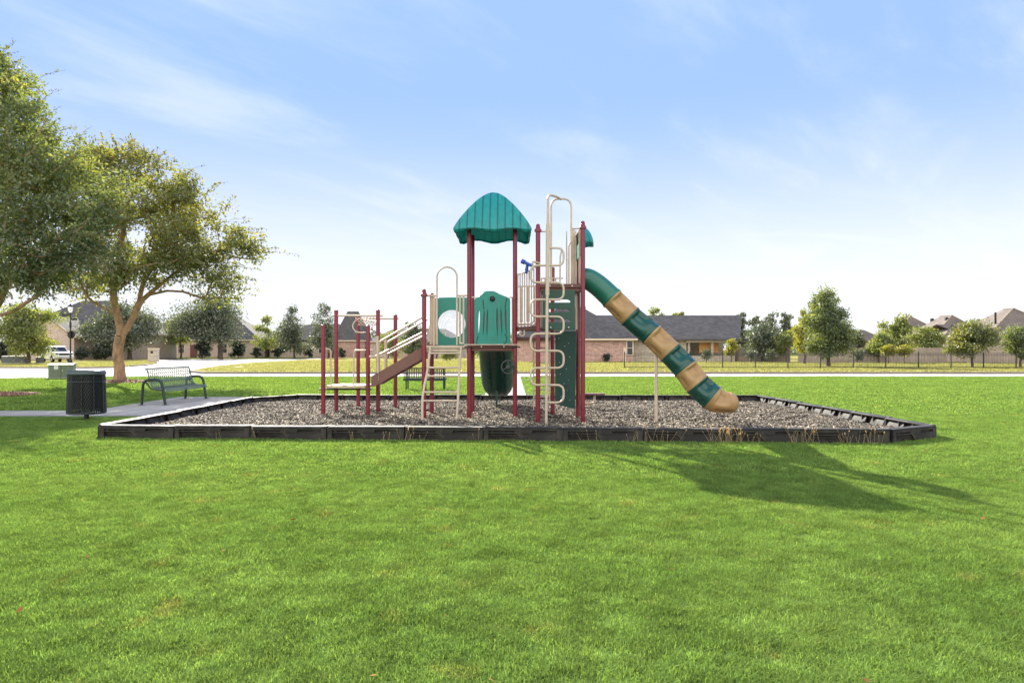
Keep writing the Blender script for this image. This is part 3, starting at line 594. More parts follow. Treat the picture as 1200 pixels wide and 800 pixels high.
# dry grass tufts against the front border
M['straw'] = leafmat('dry_straw', [(.35, .24, .12), (.46, .34, .18), (.30, .18, .08)], (1.3, 1.1, .7), .4)
def straw():
    rs = np.random.RandomState(5); V = []
    spots = [(740, .5), (765, .8), (783, .5), (835, .9), (845, 1), (855, 1), (863, .9), (880, .6), (930, .9), (943, .9), (985, .7), (1000, .8), (1015, .8), (690, .4), (450, .5), (470, .6), (487, .4), (410, .5), (245, .3), (290, .3), (560, .3)]
    for px, s in spots:
        for k_ in range(int(9*s)):
            x = (px-600)*10.35/800+rs.randn()*.07; t = (x+6.5)/12.15; y = 10.87-.6*t-.10-abs(rs.randn())*.04
            h = (.10+.16*rs.rand())*(.6+.5*s); a = rs.rand()*6.283; l = h*(.2+.5*rs.rand()); w2 = .0024
            b0 = np.array((x, y, 0)); t0 = b0+np.array((l*math.cos(a), l*math.sin(a)*.4, h)); sd = np.array((w2, 0, 0))
            V += [b0-sd, b0+sd, t0+sd*.6, t0-sd*.6]
            c = t0; e = np.array((.006, 0, 0)); u = (t0-b0)/np.linalg.norm(t0-b0)*.02; V += [c-u, c+e, c+u, c-e]
    o = np_mesh('dry_grass_tufts', V, 4, M['straw']); tag(o, 'dry straw grass tufts against the front border', 'dry grass', kind='stuff')
straw()
M['deadleaf'] = leafmat('dead_leaf', [(.16, .07, .03), (.28, .15, .05), (.36, .24, .09)], (1, .8, .5), .15, gloss=0)
def fallen():
    rs = np.random.RandomState(11); V = []
    for k_ in range(28):
        y = 2.6+rs.rand()**1.3*9; x = (rs.rand()-.5)*1.5*y
        if y > 10: continue
        c = np.array((x, y, .045)); a = rs.rand()*6.283; s = .013+.015*rs.rand(); d = np.array((math.cos(a), math.sin(a), rs.randn()*.3))*s; p = np.array((-math.sin(a), math.cos(a), rs.randn()*.4))*s*.55
        V += [c-d, c+p, c+d, c-p]
    tag(np_mesh('fallen_leaves', V, 4, M['deadleaf']), 'tan fallen leaves lying on the front lawn', 'fallen leaves', kind='stuff')
fallen()
# ------------------------------------------------------------------ the play structure
PS = empty('play_structure', (-.7, 13.7, .05), 'maroon-post play structure with teal domed roof and striped tube slide on wood chips', 'play structure')
O = PS.location.copy()
def part(b, name, m, parent=None, smooth=None): return b.build(name, m, parent or PS, O, smooth)
def post(px, ytop, y, cap=None, m='maroon', r=.043, pyb=None):
    x = (px-600)*y/FPX; zt = H+(HY-ytop)*y/FPX; b = MB()
    b.lathe((x, y, 0), [(0, -.06), (r, -.06), (r, zt-.03), (r*.97, zt-.018), (r*.7, zt-.005), (0, zt)], 16)
    o = part(b, 'post', M[m])
    c = MB()
    if cap == 'ball':
        c.lathe((x, y, zt-.09), [(r*1.03, -.02), (r*1.5, -.015), (r*1.55, .02), (r*1.1, .045), (r*.62, .06), (r*.9, .085), (r*.75, .12), (0, .135)], 16); part(c, 'post_cap', M[m], o)
    else:
        c.lathe((x, y, zt-.05), [(r*1.04, 0), (r*1.06, .028), (r*.95, .046), (r*.6, .058), (0, .064)], 14); part(c, 'post_cap', M[m], o)
    # clamp collars where decks and rails are bolted on
    return x, zt
Yf, Yr = 13.4, 14.32
xA, _ = post(378.8, 381, 13.85); xD, _ = post(431.2, 381.5, 13.85)
xB, _ = post(394, 363.5, 14.7); xE, _ = post(443, 363.3, 14.65)
xC, _ = post(419.8, 369.5, 15.8); xF, _ = post(463.4, 369, 15.7)
xG, _ = post(497, 341, Yf, 'ball'); xH, _ = post(506, 344, Yr)
xI, _ = post(549.9, 268, Yf); post(553.8, 276, Yr)
xJ, _ = post(603.6, 268, Yf); post(603.3, 276, Yr)
YL = 12.5
xL, _ = post(630.5, 265, YL, 'ball'); xK, _ = post(683, 261.5, YL, 'ball'); xK1, _ = post(677.4, 275, 13.4); xM, _ = post(647.6, 313.5, 14.0)
def pz(py, y): return H+(HY-py)*y/FPX
def pxx(px, y): return (px-600)*y/FPX
def deck(x0, x1, y0, y1, zt, th=.06, m='deck', name='deck', bolts=True):
    b = MB(); b.box(((x0+x1)/2, (y0+y1)/2, zt-th/2), (x1-x0, y1-y0, th), bev=.012)
    b.box(((x0+x1)/2, (y0+y1)/2, zt-th-.03), ((x1-x0)*.94, (y1-y0)*.94, .06))
    n = int((y1-y0)/.12)
    for i in range(n): b.box(((x0+x1)/2, y0+(i+.5)*(y1-y0)/n, zt+.003), ((x1-x0)*.9, .05, .012), bev=.005)
    o = part(b, name, M[m])
    if bolts:
        each('bolt', 'bolt', o, [('lathe', ((x0+(x1-x0)*t, y0-.001, zt-th*.5), [(0, .014), (.012, .012), (.016, 0), (.016, -.004)], 10, Matrix.Rotation(R(90), 3, 'X'))) for t in (.25, .75)])
    return o
def each(name, m, parent, items):
    for fn, a in items:
        b = MB(); getattr(b, fn)(*a); part(b, name, M[m], parent)
def pipes(paths, r, name='rail', m='cream', n=8):
    b = MB()
    for p in paths: b.tube(p, r, n)
    return part(b, name, M[m])
# transfer platform and the tall bars over it
zp = pz(451.5, 13.85)
pb = MB()
xa, xb = xA+.03, xD-.03
poly = [(xa+.03, 13.86), (xa+.2, 13.80), (xb-.2, 13.80), (xb-.03, 13.86), (xb+.03, 14.62), (xa+.06, 14.66)]
pb.prism([(x, y, zp-.05) for x, y in poly], (0, 0, .05)); part(pb, 'transfer_platform', M['platform'])
pipes([[(xA-.08, 13.85, zp-.075), (xD+.08, 13.85, zp-.075)]], .018, 'platform_beam', 'iron')
pipes([[(xB-.07, 14.7, pz(369.6, 14.7)), (xE+.10, 14.65, pz(369.9, 14.65))]], .022, 'overhead_bar')
pipes([[(xC-.06, 15.8, pz(373.2, 15.8)), (xF+.07, 15.7, pz(373.2, 15.7))]], .022, 'overhead_bar')
pipes([[(xE, 14.65, pz(377.5, 14.65)), (xC+.02, 15.8, pz(373.2, 15.8))]], .016, 'cross_bar')
# wire-mesh hoop hanging between the tall posts
hb = MB(); cx_, cz_, yy = pxx(425, 15.2), pz(381, 15.2), 15.2
hb.tube([(cx_+.21*math.cos(t)*1.05, yy+.12*math.sin(t), cz_+.17*math.sin(t)) for t in [i*math.pi/12+math.pi*.55 for i in range(18)]], .014, 6)
hb.tube([(pxx(416, 15.2), yy, pz(389.5, 15.2)), (pxx(431, 15.2), yy, pz(389.5, 15.2))], .014, 6)
part(hb, 'hoop_rail', M['cream'])
nb = MB(); x0, x1, z0, z1 = pxx(419, 15.1), pxx(441.5, 15.1), pz(381.5, 15.1), pz(371.5, 15.1)
nd_ = 6
for i in range(-3, nd_+1):
    for sg in (1, -1):
        pts = []
        for k in range(9):
            t = k/8; u = (i+ (t if sg > 0 else 1-t)*3)/nd_
            if 0 <= u <= 1: pts.append((x0+(x1-x0)*u, 15.1+.02*sg, z0+(z1-z0)*t))
        if len(pts) > 1: nb.tube(pts, .008, 5)
part(nb, 'chain_net', M['cream'])
# hand loops beside the platform
zt = pz(410.3, 13.95)
pipes([fillet([(xD+.08, 13.93, zt), (pxx(414.3, 13.95), 13.97, zt), (pxx(414, 13.95), 13.97, zp+.0)], .08)], .016, 'hand_loop')
pipes([fillet([(xA-.05, 13.93, pz(409, 13.93)), (pxx(387.3, 13.93), 13.95, pz(409, 13.93)), (pxx(387.6, 13.93), 13.95, zp)], .06)], .016, 'hand_loop')
# ramp of steps from the platform up to the ladder deck
for yy in (13.46, 14.30):
    s = MB(); k = 13.4
    q = [(pxx(434.5, k), pz(441, k)), (pxx(434.5, k), pz(453, k)), (pxx(438, k), pz(453, k)), (pxx(494.5, k), pz(420.5, k)), (pxx(494.5, k), pz(406.5, k))]
    s.prism([(x, yy-.02, z) for x, z in q], (0, .04, 0)); part(s, 'stringer', M['ramp'])
    a, b_ = (pxx(443, k), pz(401, k)), (pxx(494, k), pz(371.5, k)); c, d = (pxx(436, k), pz(418.5, k)), (pxx(494, k), pz(390, k))
    rp = [fillet([(a[0], yy, zp+.12), (a[0], yy, a[1]), (b_[0], yy, b_[1])], .06), fillet([(pxx(432, k), yy, c[1]+.01), (c[0]+.05, yy, c[1]+.01), (d[0], yy, d[1])], .08)]
    for q_ in rp: pipes([q_], .021, 'handrail')
    up = MB(); up.tube([(pxx(442, k), yy-.03, pz(393.5, k)), (pxx(442.3, k), yy-.03, pz(437, k))], .026, 8); part(up, 'rail_upright', M['cream'])
for i in range(4):
    t = (i+.6)/4.4; s = MB(); x = pxx(436, 13.4)+t*(pxx(493, 13.4)-pxx(436, 13.4)); z = pz(449, 13.4)+t*(pz(413, 13.4)-pz(449, 13.4))
    s.box((x, 13.88, z+.03), (.24, .78, .03), bev=.006); part(s, 'step', M['ramp'])
# ladder deck and its panels
zd = pz(405.2, Yf)
deck(xG+.0, xI-.0, Yf+.0, Yr, zd, .05, 'cream', bolts=False)
def panel_with_holes(outline, holes, y, th, name, m):
    """flat plate in the xz plane with holes, filled by bmesh"""
    bm = bmesh.new()
    def loop(pts, yy): 
        vs = [bm.verts.new((p[0], yy, p[1])) for p in pts]
        return vs, [bm.edges.new((vs[i], vs[(i+1) % len(vs)])) for i in range(len(vs))]
    loops = []; ed = []
    for L_ in [outline]+holes:
        v, e = loop(L_, y); loops.append(v); ed += e
    g = bmesh.ops.triangle_fill(bm, use_beauty=True, use_dissolve=False, edges=ed)
    fs = [f for f in bm.faces]
    r = bmesh.ops.extrude_face_region(bm, geom=fs); ev = [x for x in r['geom'] if isinstance(x, bmesh.types.BMVert)]
    bmesh.ops.translate(bm, verts=ev, vec=(0, th, 0)); bmesh.ops.translate(bm, verts=bm.verts, vec=-O)
    bmesh.ops.recalc_face_normals(bm, faces=bm.faces)
    me = bpy.data.meshes.new(name); bm.to_mesh(me); bm.free(); me.materials.append(m)
    o = bpy.data.objects.new(name, me); COL.objects.link(o); o.parent = PS
    bv = o.modifiers.new('edge', 'BEVEL'); bv.width = .008; bv.segments = 2; bv.limit_method = 'ANGLE'; bv.angle_limit = R(50)
    return o
yk = Yr-.05
ol = [(pxx(511.5, yk), pz(405, yk)), (pxx(551, yk), pz(405, yk)), (pxx(551, yk), pz(350, yk)), (pxx(547, yk), pz(348.6, yk)), (pxx(530, yk), pz(348.2, yk)), (pxx(514, yk), pz(348.6, yk)), (pxx(511.5, yk), pz(350, yk))]
hc = (pxx(529.3, yk), pz(379.2, yk)); hr = 16.2*yk/FPX
pn = panel_with_holes(ol, [[(hc[0]+hr*math.cos(i*math.pi/18), hc[1]+hr*math.sin(i*math.pi/18)) for i in range(36)]], yk, .035, 'porthole_panel', M['teal'])
bw = MB(); bw.lathe((hc[0], yk+.03, hc[1]), [(hr*math.cos(a), -.16*math.sin(a)) for a in [i*math.pi/16 for i in range(9)]], 32, Matrix.Rotation(R(90), 3, 'X')); part(bw, 'bubble_window', M['bubble'], pn)
# barrier on the stair side of the deck and round the ladder opening
bp = []
for i in range(6): yy = Yf+.1+i*.145; bp.append([(xG+.12, yy, zd+.03), (xG+.12, yy, pz(347, Yf))])
bp += [[(xG+.12, Yf+.06, pz(346.5, Yf)), (xG+.12, Yr-.1, pz(346.5, Yf))], [(xG+.12, Yf+.06, zd+.05), (xG+.12, Yr-.1, zd+.05)]]
pipes(bp, .022, 'barrier')
zt = pz(346.3, Yf)
gl = [[(xG, Yf, zt), (pxx(512.5, Yf), Yf, zt)], [(pxx(536, Yf), Yf, zt), (xI, Yf, zt)], [(pxx(508.8, Yf), Yf, zt), (pxx(508.8, Yf), Yf, zd)], [(pxx(539, Yf), Yf, zt), (pxx(539, Yf), Yf, zd+.04)], [(pxx(543.2, Yf), Yf, zt), (pxx(543.2, Yf), Yf, zd+.04)], [(pxx(539, Yf), Yf, zd+.05), (pxx(543.2, Yf), Yf, zd+.05)]]
pipes([gl[0], gl[2]], .018, 'gate_rail'); pipes([gl[1]]+gl[3:], .018, 'gate_rail')
# arch ladder
xa, xb, ya = pxx(512.3, Yf), pxx(535.6, Yf), Yf-.03
cxx = (xa+xb)/2; rr = (xb-xa)/2; zc = pz(313, Yf)-rr
pipes([[(xa, ya, zd+.02)]+[(cxx-rr*math.cos(i*math.pi/14), ya, zc+rr*math.sin(i*math.pi/14)) for i in range(15)]+[(xb, ya, zd+.02)]], .017, 'arch_rail')
lad = [(-.02, 405.5), (-.1, 433), (-.28, 465), (-.36, 497)]
def ladrail(pxs): return catmull([(pxx(p, Yf+dy), Yf+dy, pz(py, Yf+dy)) for p, (dy, py) in zip(pxs, lad)], 5)
l1, l2 = ladrail((504.5, 501, 495.3, 495)), ladrail((540.5, 538.3, 537, 534.6))
pipes([l1], .024, 'ladder_rail'); pipes([l2], .024, 'ladder_rail')
for py, e in ((413.8, .02), (430.7, .03), (440.5, -.03), (459.3, .03), (469.4, -.03)):
    t = (py-405.5)/91.5; i = min(range(len(l1)), key=lambda k: abs(410-(l1[k].z-H)*FPX/l1[k].y-py)); j = min(range(len(l2)), key=lambda k: abs(410-(l2[k].z-H)*FPX/l2[k].y-py))
    y = l1[i].y; z = pz(py, y); pipes([[(l1[i].x-.005, y, z), (l2[j].x+.005, l2[j].y, z)]], .019, 'rung')
# middle deck with face panel, trough slide and domed roof
zm = pz(404.8, Yf)
deck(xI+.02, xJ-.0, Yf-.02, Yr+.02, zm, .045, 'deck')
pipes([[(xI-.10, Yf-.045, zm+.015), (xJ+.09, Yf-.045, zm+.015)]], .012, 'deck_edge_bar')
for q_ in (xI-.09, xJ-.05): pipes([[(q_, Yf-.05, zm-.03), (q_+.15, Yf-.05, zm-.03)]], .014, 'clamp', 'iron')
def Q(px, py): return (pxx(px, Yf), pz(py, Yf))
face = [Q(*p) for p in ((556, 404.3), (597.8, 404.3), (598, 352), (597.3, 349.5), (594, 348), (589.5, 346.2), (585, 344.4), (581.5, 342.4), (578.6, 341.1), (570, 341.1), (566.5, 342.4), (563.6, 345), (561, 348), (557.6, 348.8), (556, 351))]
def leaf(px, y0, y1, wd, sl): 
    return [Q(px+sl*(t-.5)*2+wd*math.sin(math.pi*(t**.8))*sg, y0+(y1-y0)*t) for sg, rng in ((1, [i/8 for i in range(9)]), (-1, [1-i/8 for i in range(1, 8)])) for t in rng]
holes = [leaf(561.4, 362.5, 391.5, .85, -.5), leaf(567, 364, 392, .85, -.6), leaf(571, 363.5, 394, .85, -.3), leaf(582.8, 361, 394.5, .95, .3), leaf(587.6, 361, 391.5, .85, .6), leaf(592.8, 361, 390.5, .9, .6)]
fo = panel_with_holes(face, holes, Yf-.03, .05, 'face_panel', M['teal'])
bk = MB(); bk.box((pxx(581.5, Yf), Yf+.05, pz(378, Yf)), (33*Yf/FPX, .012, 36*Yf/FPX)); part(bk, 'backing_panel', M['mauve'], fo)
kb = MB(); kb.lathe((pxx(577, Yf), Yf-.032, pz(350.2, Yf)), [(0, .05), (.03, .045), (.05, .02), (.055, 0), (.055, -.004)], 16, Matrix.Rotation(R(90), 3, 'X')); part(kb, 'knob', M['black'], fo)
for pp in (((566, 351), (566.3, 357), (567.2, 362)), ((594, 349.5), (592.5, 355), (591.8, 360)), ((591.5, 391), (594, 396), (593, 400.5), (589, 404)), ((560, 394), (558.6, 400), (558.5, 404))):
    gr = MB(); gr.tube([(pxx(a, Yf), Yf-.0312, pz(b_, Yf)) for a, b_ in pp], .010, 5); part(gr, 'groove', M['panel'], fo)
for q_ in ([(xI, Yf, pz(348.3, Yf)), (pxx(557, Yf), Yf, pz(348.3, Yf))], [(pxx(597, Yf), Yf, pz(348.3, Yf)), (xJ, Yf, pz(348.3, Yf))], [(pxx(600.3, Yf), Yf+.03, pz(349, Yf)), (pxx(600.3, Yf), Yf+.03, zm)]): pipes([q_], .012, 'panel_bracket')
# trough slide going down behind the middle deck
def trough():
    sec = [(-.395, .50), (-.375, .50), (-.372, .36), (-.35, .22), (-.295, .10), (-.215, .02), (-.19, .0), (-.15, -.006), (-.13, .012), (-.09, .012), (-.07, -.006), (.07, -.006), (.09, .012), (.13, .012), (.15, -.006), (.19, .0), (.215, .02), (.295, .10), (.35, .22), (.372, .36), (.375, .50), (.395, .50)]
    path = catmull([(14.33, 1.38), (14.55, 1.34), (15.05, 1.06), (15.6, .68), (16.05, .40), (16.4, .32), (16.6, .29)], 6)
    path = [Vector((0, a[0], a[1])) for a in [(p[0], p[1]) for p in path]]; xc = pxx(580.8, 14.8); vs = []; fs = []; n = len(sec)
    for i, p in enumerate(path):
        t = i/(len(path)-1); hs = min(1, .3+1.4*t)
        for x, z in sec: vs.append((xc*(1)+x+.015*t, p.y, p.z+z*hs))
    for i in range(len(path)-1):
        for j in range(n-1): fs.append((i*n+j, i*n+j+1, (i+1)*n+j+1, (i+1)*n+j))
    b = MB(); b.add(vs, fs, True); o = part(b, 'trough_slide', M['dgreen']); sd = o.modifiers.new('wall', 'SOLIDIFY'); sd.thickness = .022; sd.offset = 0
    s = MB(); s.tube([(xc+.0, 15.75, -.04), (xc+.0, 15.75, .46)], .024, 10); part(s, 'slide_leg', M['dgreen'], o)
trough()
# steering wheel
wx, wz, wy = pxx(595.6, 13.25), pz(430, 13.25), 13.25
sw = MB(); sw.tube([(wx+.13*math.cos(i*math.pi/14), wy, wz+.13*math.sin(i*math.pi/14)) for i in range(28)], .014, 7, closed=True)
for a in (90, 210, 330): sw.tube([(wx, wy, wz), (wx+.13*math.cos(R(a)), wy, wz+.13*math.sin(R(a)))], .013, 6)
sw.lathe((wx, wy, wz), [(0, .035), (.035, .03), (.045, .0), (.03, -.05), (0, -.05)], 14, Matrix.Rotation(R(90), 3, 'X'))
sw.tube([(wx, wy+.03, wz), (xJ-.0, Yf, wz)], .018, 7); part(sw, 'steering_wheel', M['wheelgrey'])
# domed roof: four curved faces rising to a ridge
def dome():
    cx0, cy0, hw = pxx(578.3, 13.86), 13.86, .735; ztop, zr = pz(227.5, 13.86), pz(266.5, 13.13); n = 26; K = 130; vs = []; fs = []
    # rings of a square cloister vault, each side K steps wide, corners shared by two faces
    def sq(q):
        sd, f = divmod(q, K); e = -1+2*f/K; return ((e, -1), (1, e), (-e, 1), (-1, -e))[sd], e
    vs.append((cx0, cy0, ztop+.01))
    for i in range(1, n+1):
        m_ = i/n; fade = min(1, m_*4)*min(1, (1-m_)*10+.3)
        for q in range(4*K):
            (u, v), e = sq(q); c_ = 1-abs(e); z = ztop-(ztop-zr)*(m_**1.52)
            z += .017*abs(math.cos(e*m_*hw*math.pi/.147))**.6*fade*min(1, max(0, c_*m_*hw-.05)/.06)+.024*max(0, 1-c_*m_*hw/.05)**.6
            if m_ > .9: z -= .014*math.cos(e*math.pi*2)*((m_-.9)/.1)
            vs.append((cx0+u*m_*hw, cy0+v*m_*hw, z))
    W4 = 4*K
    for q in range(W4): fs.append((0, 1+q, 1+(q+1) % W4))
    for i in range(n-1):
        for q in range(W4): a = 1+i*W4; fs.append((a+q, a+W4+q, a+W4+(q+1) % W4, a+(q+1) % W4))
    prev = [1+(n-1)*W4+q for q in range(W4)]; rim0 = list(prev)
    for k, (dz, dr) in enumerate(((-.025, .012), (-.045, -.002), (-.055, -.025))):
        cur = []
        for q in range(W4):
            (u, v), e = sq(q); x, y, z = vs[rim0[q]]; wv = .02*math.cos(e*math.pi*1.9)*(k/2)+(.02*max(0, (abs(e)-.72)/.28) if k else 0)
            cur.append(len(vs)); vs.append((cx0+u*(hw+dr), cy0+v*(hw+dr), z+dz-wv))
        for q in range(W4): fs.append((prev[q], prev[(q+1) % W4], cur[(q+1) % W4], cur[q]))
        prev = cur
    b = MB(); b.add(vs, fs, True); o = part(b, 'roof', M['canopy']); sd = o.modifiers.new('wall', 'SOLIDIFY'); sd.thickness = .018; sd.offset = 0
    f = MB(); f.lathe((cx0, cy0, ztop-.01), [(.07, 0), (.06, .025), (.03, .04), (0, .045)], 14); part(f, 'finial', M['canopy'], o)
dome()
# step-up deck between the middle deck and the tall tower, with pipe barrier and telescope
def flat(pts, zt, th, name, m):
    b = MB(); b.prism([(x, y, zt-th) for x, y in pts], (0, 0, th)); return part(b, name, M[m])
z1 = pz(382, 13.0)
tri = [(xJ+.01, 13.42), (xL-.02, 12.98), (xL+.32, 13.4), (xM, 13.98), (xJ+.02, 14.25)]
flat(tri, z1, .07, 'step_deck', 'deck'); flat([(xJ+.02, 13.5), (xL-.0, 13.1), (xL+.3, 13.5), (xM-.05, 13.95), (xJ+.04, 14.2)], pz(395, 13.2), .05, 'step_deck', 'deck')
def along(t): return Vector((xJ+.05+t*(xL-.06-xJ-.05), 13.38+t*(12.9-13.38), 0))
ps_ = []
for i in range(8):
    p = along(i/7*.97+.015); zt = pz(321.5-6.5*(i/7)**1.3, p.y); ps_.append([(p.x, p.y, z1+.08), (p.x, p.y, zt)])
top = [along(i/7*.97+.015) for i in range(8)]
ps_.append([(p.x, p.y, pz(321.5-6.5*(i/7)**1.3, p.y)) for i, p in enumerate(top)]); a, b_ = along(0.0), along(.99)
ps_.append(fillet([(a.x, a.y, z1+.5), (a.x, a.y, z1+.05), (b_.x, b_.y, z1+.05), (b_.x, b_.y, z1+.5)], .1))
pipes(ps_, .0125, 'pipe_barrier')
bb = [[(xJ+.06+i*.07, 14.15-.02*i, z1+.02), (xJ+.06+i*.07, 14.15-.02*i, z1+.86)] for i in range(10)]+[[(xJ+.04, 14.16, z1+.86), (xM, 13.99, z1+.86)], [(xJ+.04, 14.16, z1+.06), (xM, 13.99, z1+.06)]]
pipes(bb, .014, 'rear_barrier')
pipes([fillet([(pxx(609.5, 13.2), 13.2, z1-.07), (pxx(609.5, 13.2), 13.2, pz(393.5, 13.2)), (pxx(614.5, 13.2), 13.2, pz(393.5, 13.2)), (pxx(614.5, 13.2), 13.2, z1-.07)], .03)], .016, 'step_loop')
tl = MB(); A_, B_ = P(611.8, 306, 12.98), P(625.3, 312.4, 12.86); tl.tube([A_, A_.lerp(B_, .22), A_.lerp(B_, .24), B_], [.047, .043, .033, .028], 12)
tl.tube([P(618.3, 309, 12.93), P(616.9, 317.5, 12.95)], [.026, .032], 8); tl.tube([P(615.5, 318.6, 12.95), P(618.5, 318.6, 12.95)], .03, 8); part(tl, 'telescope', M['blue'])
# tall tower deck, green panels, snake climber
z2 = pz(333, YL)
deck(xL+.02, xK-.0, YL-.02, 13.42, z2, .07)
zlow = pz(386.3, YL)
def R2(px, py): return (pxx(px, YL), pz(py, YL))
gh = []
for py in (352.6, 363.8, 375.6):
    gh.append([R2(642.6, py-1.75), R2(665, py-1.75), R2(668, py-.4), R2(668.5, py+1.75), R2(642.6, py+1.75)])
gp = panel_with_holes([R2(635.8, 386.3), R2(674, 386.3), R2(674, 339.8), R2(635.8, 339.8)], gh, YL+.0, .03, 'slotted_panel', M['panel'])
each('bolt', 'bolt', gp, [('lathe', ((pxx(px, YL), YL-.022, pz(py, YL)), [(0, .014), (.012, .012), (.018, 0)], 10, Matrix.Rotation(R(90), 3, 'X'))) for px, py in ((645.3, 383.7), (666.3, 383.7))])
# climbing wall under the tower: a leaning plate with bolted holds
cw = MB(); p0, p1, p2, p3 = P(650.3, 473, 13.3), P(672.5, 479, 12.9), P(674.5, 388, 12.9), P(650.5, 388, 13.3)
nrm = (p1-p0).cross(p3-p0).normalized(); nrm = nrm if nrm.y < 0 else -nrm
cw.prism([p0, p1, p2, p3], -nrm*.035); wo = part(cw, 'climbing_wall', M['panel'])
for i, (u, v) in enumerate(((.2, .9), (.7, .84), (.35, .72), (.75, .66), (.25, .58), (.6, .5), (.3, .42), (.72, .36), (.25, .28), (.65, .22), (.35, .12), (.8, .1), (.5, .8), (.5, .3))):
    p = p0.lerp(p1, u).lerp(p3.lerp(p2, u), v); hb = MB(); hb.lathe(p, [(0, .018), (.008, .016), (.011, 0)], 8, nrm.to_track_quat('Z', 'Y').to_matrix()); part(hb, 'bolt', M['bolt'], wo)
    if i % 2 == 0: hd = MB(); hd.lathe(p+Vector((.05, 0, .01)), [(0, .03), (.02, .026), (.035, 0)], 9, nrm.to_track_quat('Z', 'Y').to_matrix()); part(hd, 'hand_hold', M['panel'], wo)
for q_ in ([(pxx(675.4, 12.95), 12.95, pz(340, 12.95)), (pxx(675.4, 12.95), 12.95, pz(386, 12.95))], [(pxx(634.4, 12.6), 12.62, pz(340, 12.6)), (pxx(634.4, 12.6), 12.62, pz(384, 12.6))]): pipes([q_], .02, 'panel_edge')
YS = 12.12
levels = [290.5, 311, 331, 351, 371, 391, 411, 431, 451, 471.5]
sp = [P(640, 290.5, YS)]
for i in range(len(levels)-1):
    xx = 660.5 if i % 2 == 0 else 621.8
    yo = YS+.02*i*0; sp += [P(xx, levels[i], yo), P(xx, levels[i+1], yo)]
sp.append(P(641, levels[-1], YS))
pipes([fillet(sp, .125, 6)], .020, 'snake_climber', n=10)
pole = [(640, 500.5, 12.08), (641.3, 345, 12.08), (642, 300, 12.1), (642, 234, 12.1)]
pp = [P(*q) for q in pole]; z229 = pz(228.8, 12.1)
path = pp[:3]+fillet([pp[2], P(642, 232, 12.1)+Vector((0, 0, .06)), P(652, 230.2, 12.3), P(657.5, 233.5, 12.42)], .11, 6)[1:]
cl = MB(); cl.tube(path, [.026]*2+[.034]+[.022]*(len(path)-3), 10); part(cl, 'climber_pole', M['cream'])
cl2 = MB(); cl2.tube([P(641.5, 346, 12.09), P(642, 262, 12.1)], .036, 10); part(cl2, 'pole_sleeve', M['cream'])
aL, aR, ya = pxx(645.8, 12.48), pxx(669.3, 12.48), 12.48; zc = pz(233, ya)
pipes([fillet([(aL, ya, z2+.0), (aL, ya, zc), (aR, ya, zc), (aR, ya, pz(283, ya)), (pxx(666.5, ya), ya, pz(287, ya)), (pxx(666.5, ya), ya, z2)], .15, 7)], .019, 'arch_rail')
pipes([fillet([(pxx(643, ya), ya, pz(290.5, ya)), (pxx(659.5, ya), ya, pz(290.3, ya)), (pxx(656.5, ya), ya, pz(299, ya)), (pxx(656.3, ya), ya, z2)], .07)], .015, 'hand_loop')
for q_ in ([(xL, YL, pz(271.3, YL)), (pxx(645.5, YL), YL, pz(271.3, YL))], [(aR, ya, pz(268, YL)), (xK-.03, YL, pz(268, YL))]): pipes([q_], .014, 'gate_rail')
pipes([fillet([(pxx(628, 12.4), 12.42, pz(313, 12.4)), (pxx(624, 12.3), 12.32, pz(311, 12.3)), (pxx(624, 12.3), 12.32, pz(306, 12.3)), (pxx(633, 12.3), 12.38, pz(308, 12.3))], .05)], .018, 'hand_loop')
# tube-slide entrance: barrier panels and a small hood
yb = [12.62+i*.115 for i in range(7)]
pipes([[(xK-.05, y, z2+.03), (xK-.05, y, pz(268, YL))] for y in yb[:1]+yb[-1:]]+[[(xK-.05, 12.6, pz(268, YL)), (xK-.05, 13.35, pz(268, YL))]], .018, 'barrier')
br_ = MB(); br_.box((pxx(671.6, 13.3), 13.36, (z2+pz(268, 13.3))/2), (.09, .05, pz(268, 13.3)-z2), bev=.01); part(br_, 'barrier_panel', M['cream'])
pipes([[(pxx(x, 13.38), 13.38, z2), (pxx(x, 13.38), 13.38, pz(271, 13.38))] for x in (664, 675)]+[[(xL+.1, 13.38, pz(326, 13.38)), (pxx(660, 13.38), 13.38, pz(326, 13.38))]]+[[(xL+.1+i*.07, 13.38, z2), (xL+.1+i*.07, 13.38, pz(326, 13.38))] for i in range(5)], .013, 'rear_barrier')
hd = MB(); cyh, zh = 12.97, pz(288, 12.97); vs = []; fs = []; na, nb_ = 16, 10
for i in range(nb_+1):
    ph = i/nb_*math.pi/2
    for j in range(na+1):
        th_ = j/na*math.pi; rr = math.cos(ph)
        vs.append((xK-.02+.27*rr*math.sin(th_)+.0, cyh-.42*rr*math.cos(th_), zh+.37*math.sin(ph)-.05*math.cos(4*th_)*(1 if i == 0 else 0)*.4))
for i in range(nb_):
    for j in range(na): fs.append((i*(na+1)+j, i*(na+1)+j+1, (i+1)*(na+1)+j+1, (i+1)*(na+1)+j))
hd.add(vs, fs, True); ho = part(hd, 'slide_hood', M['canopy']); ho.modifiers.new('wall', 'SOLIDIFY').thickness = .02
hp = MB(); hp.box((xK-.03, cyh, (z2+zh)/2+.28), (.03, .80, zh-z2-.5), bev=.01); part(hp, 'hood_panel', M['teal'])
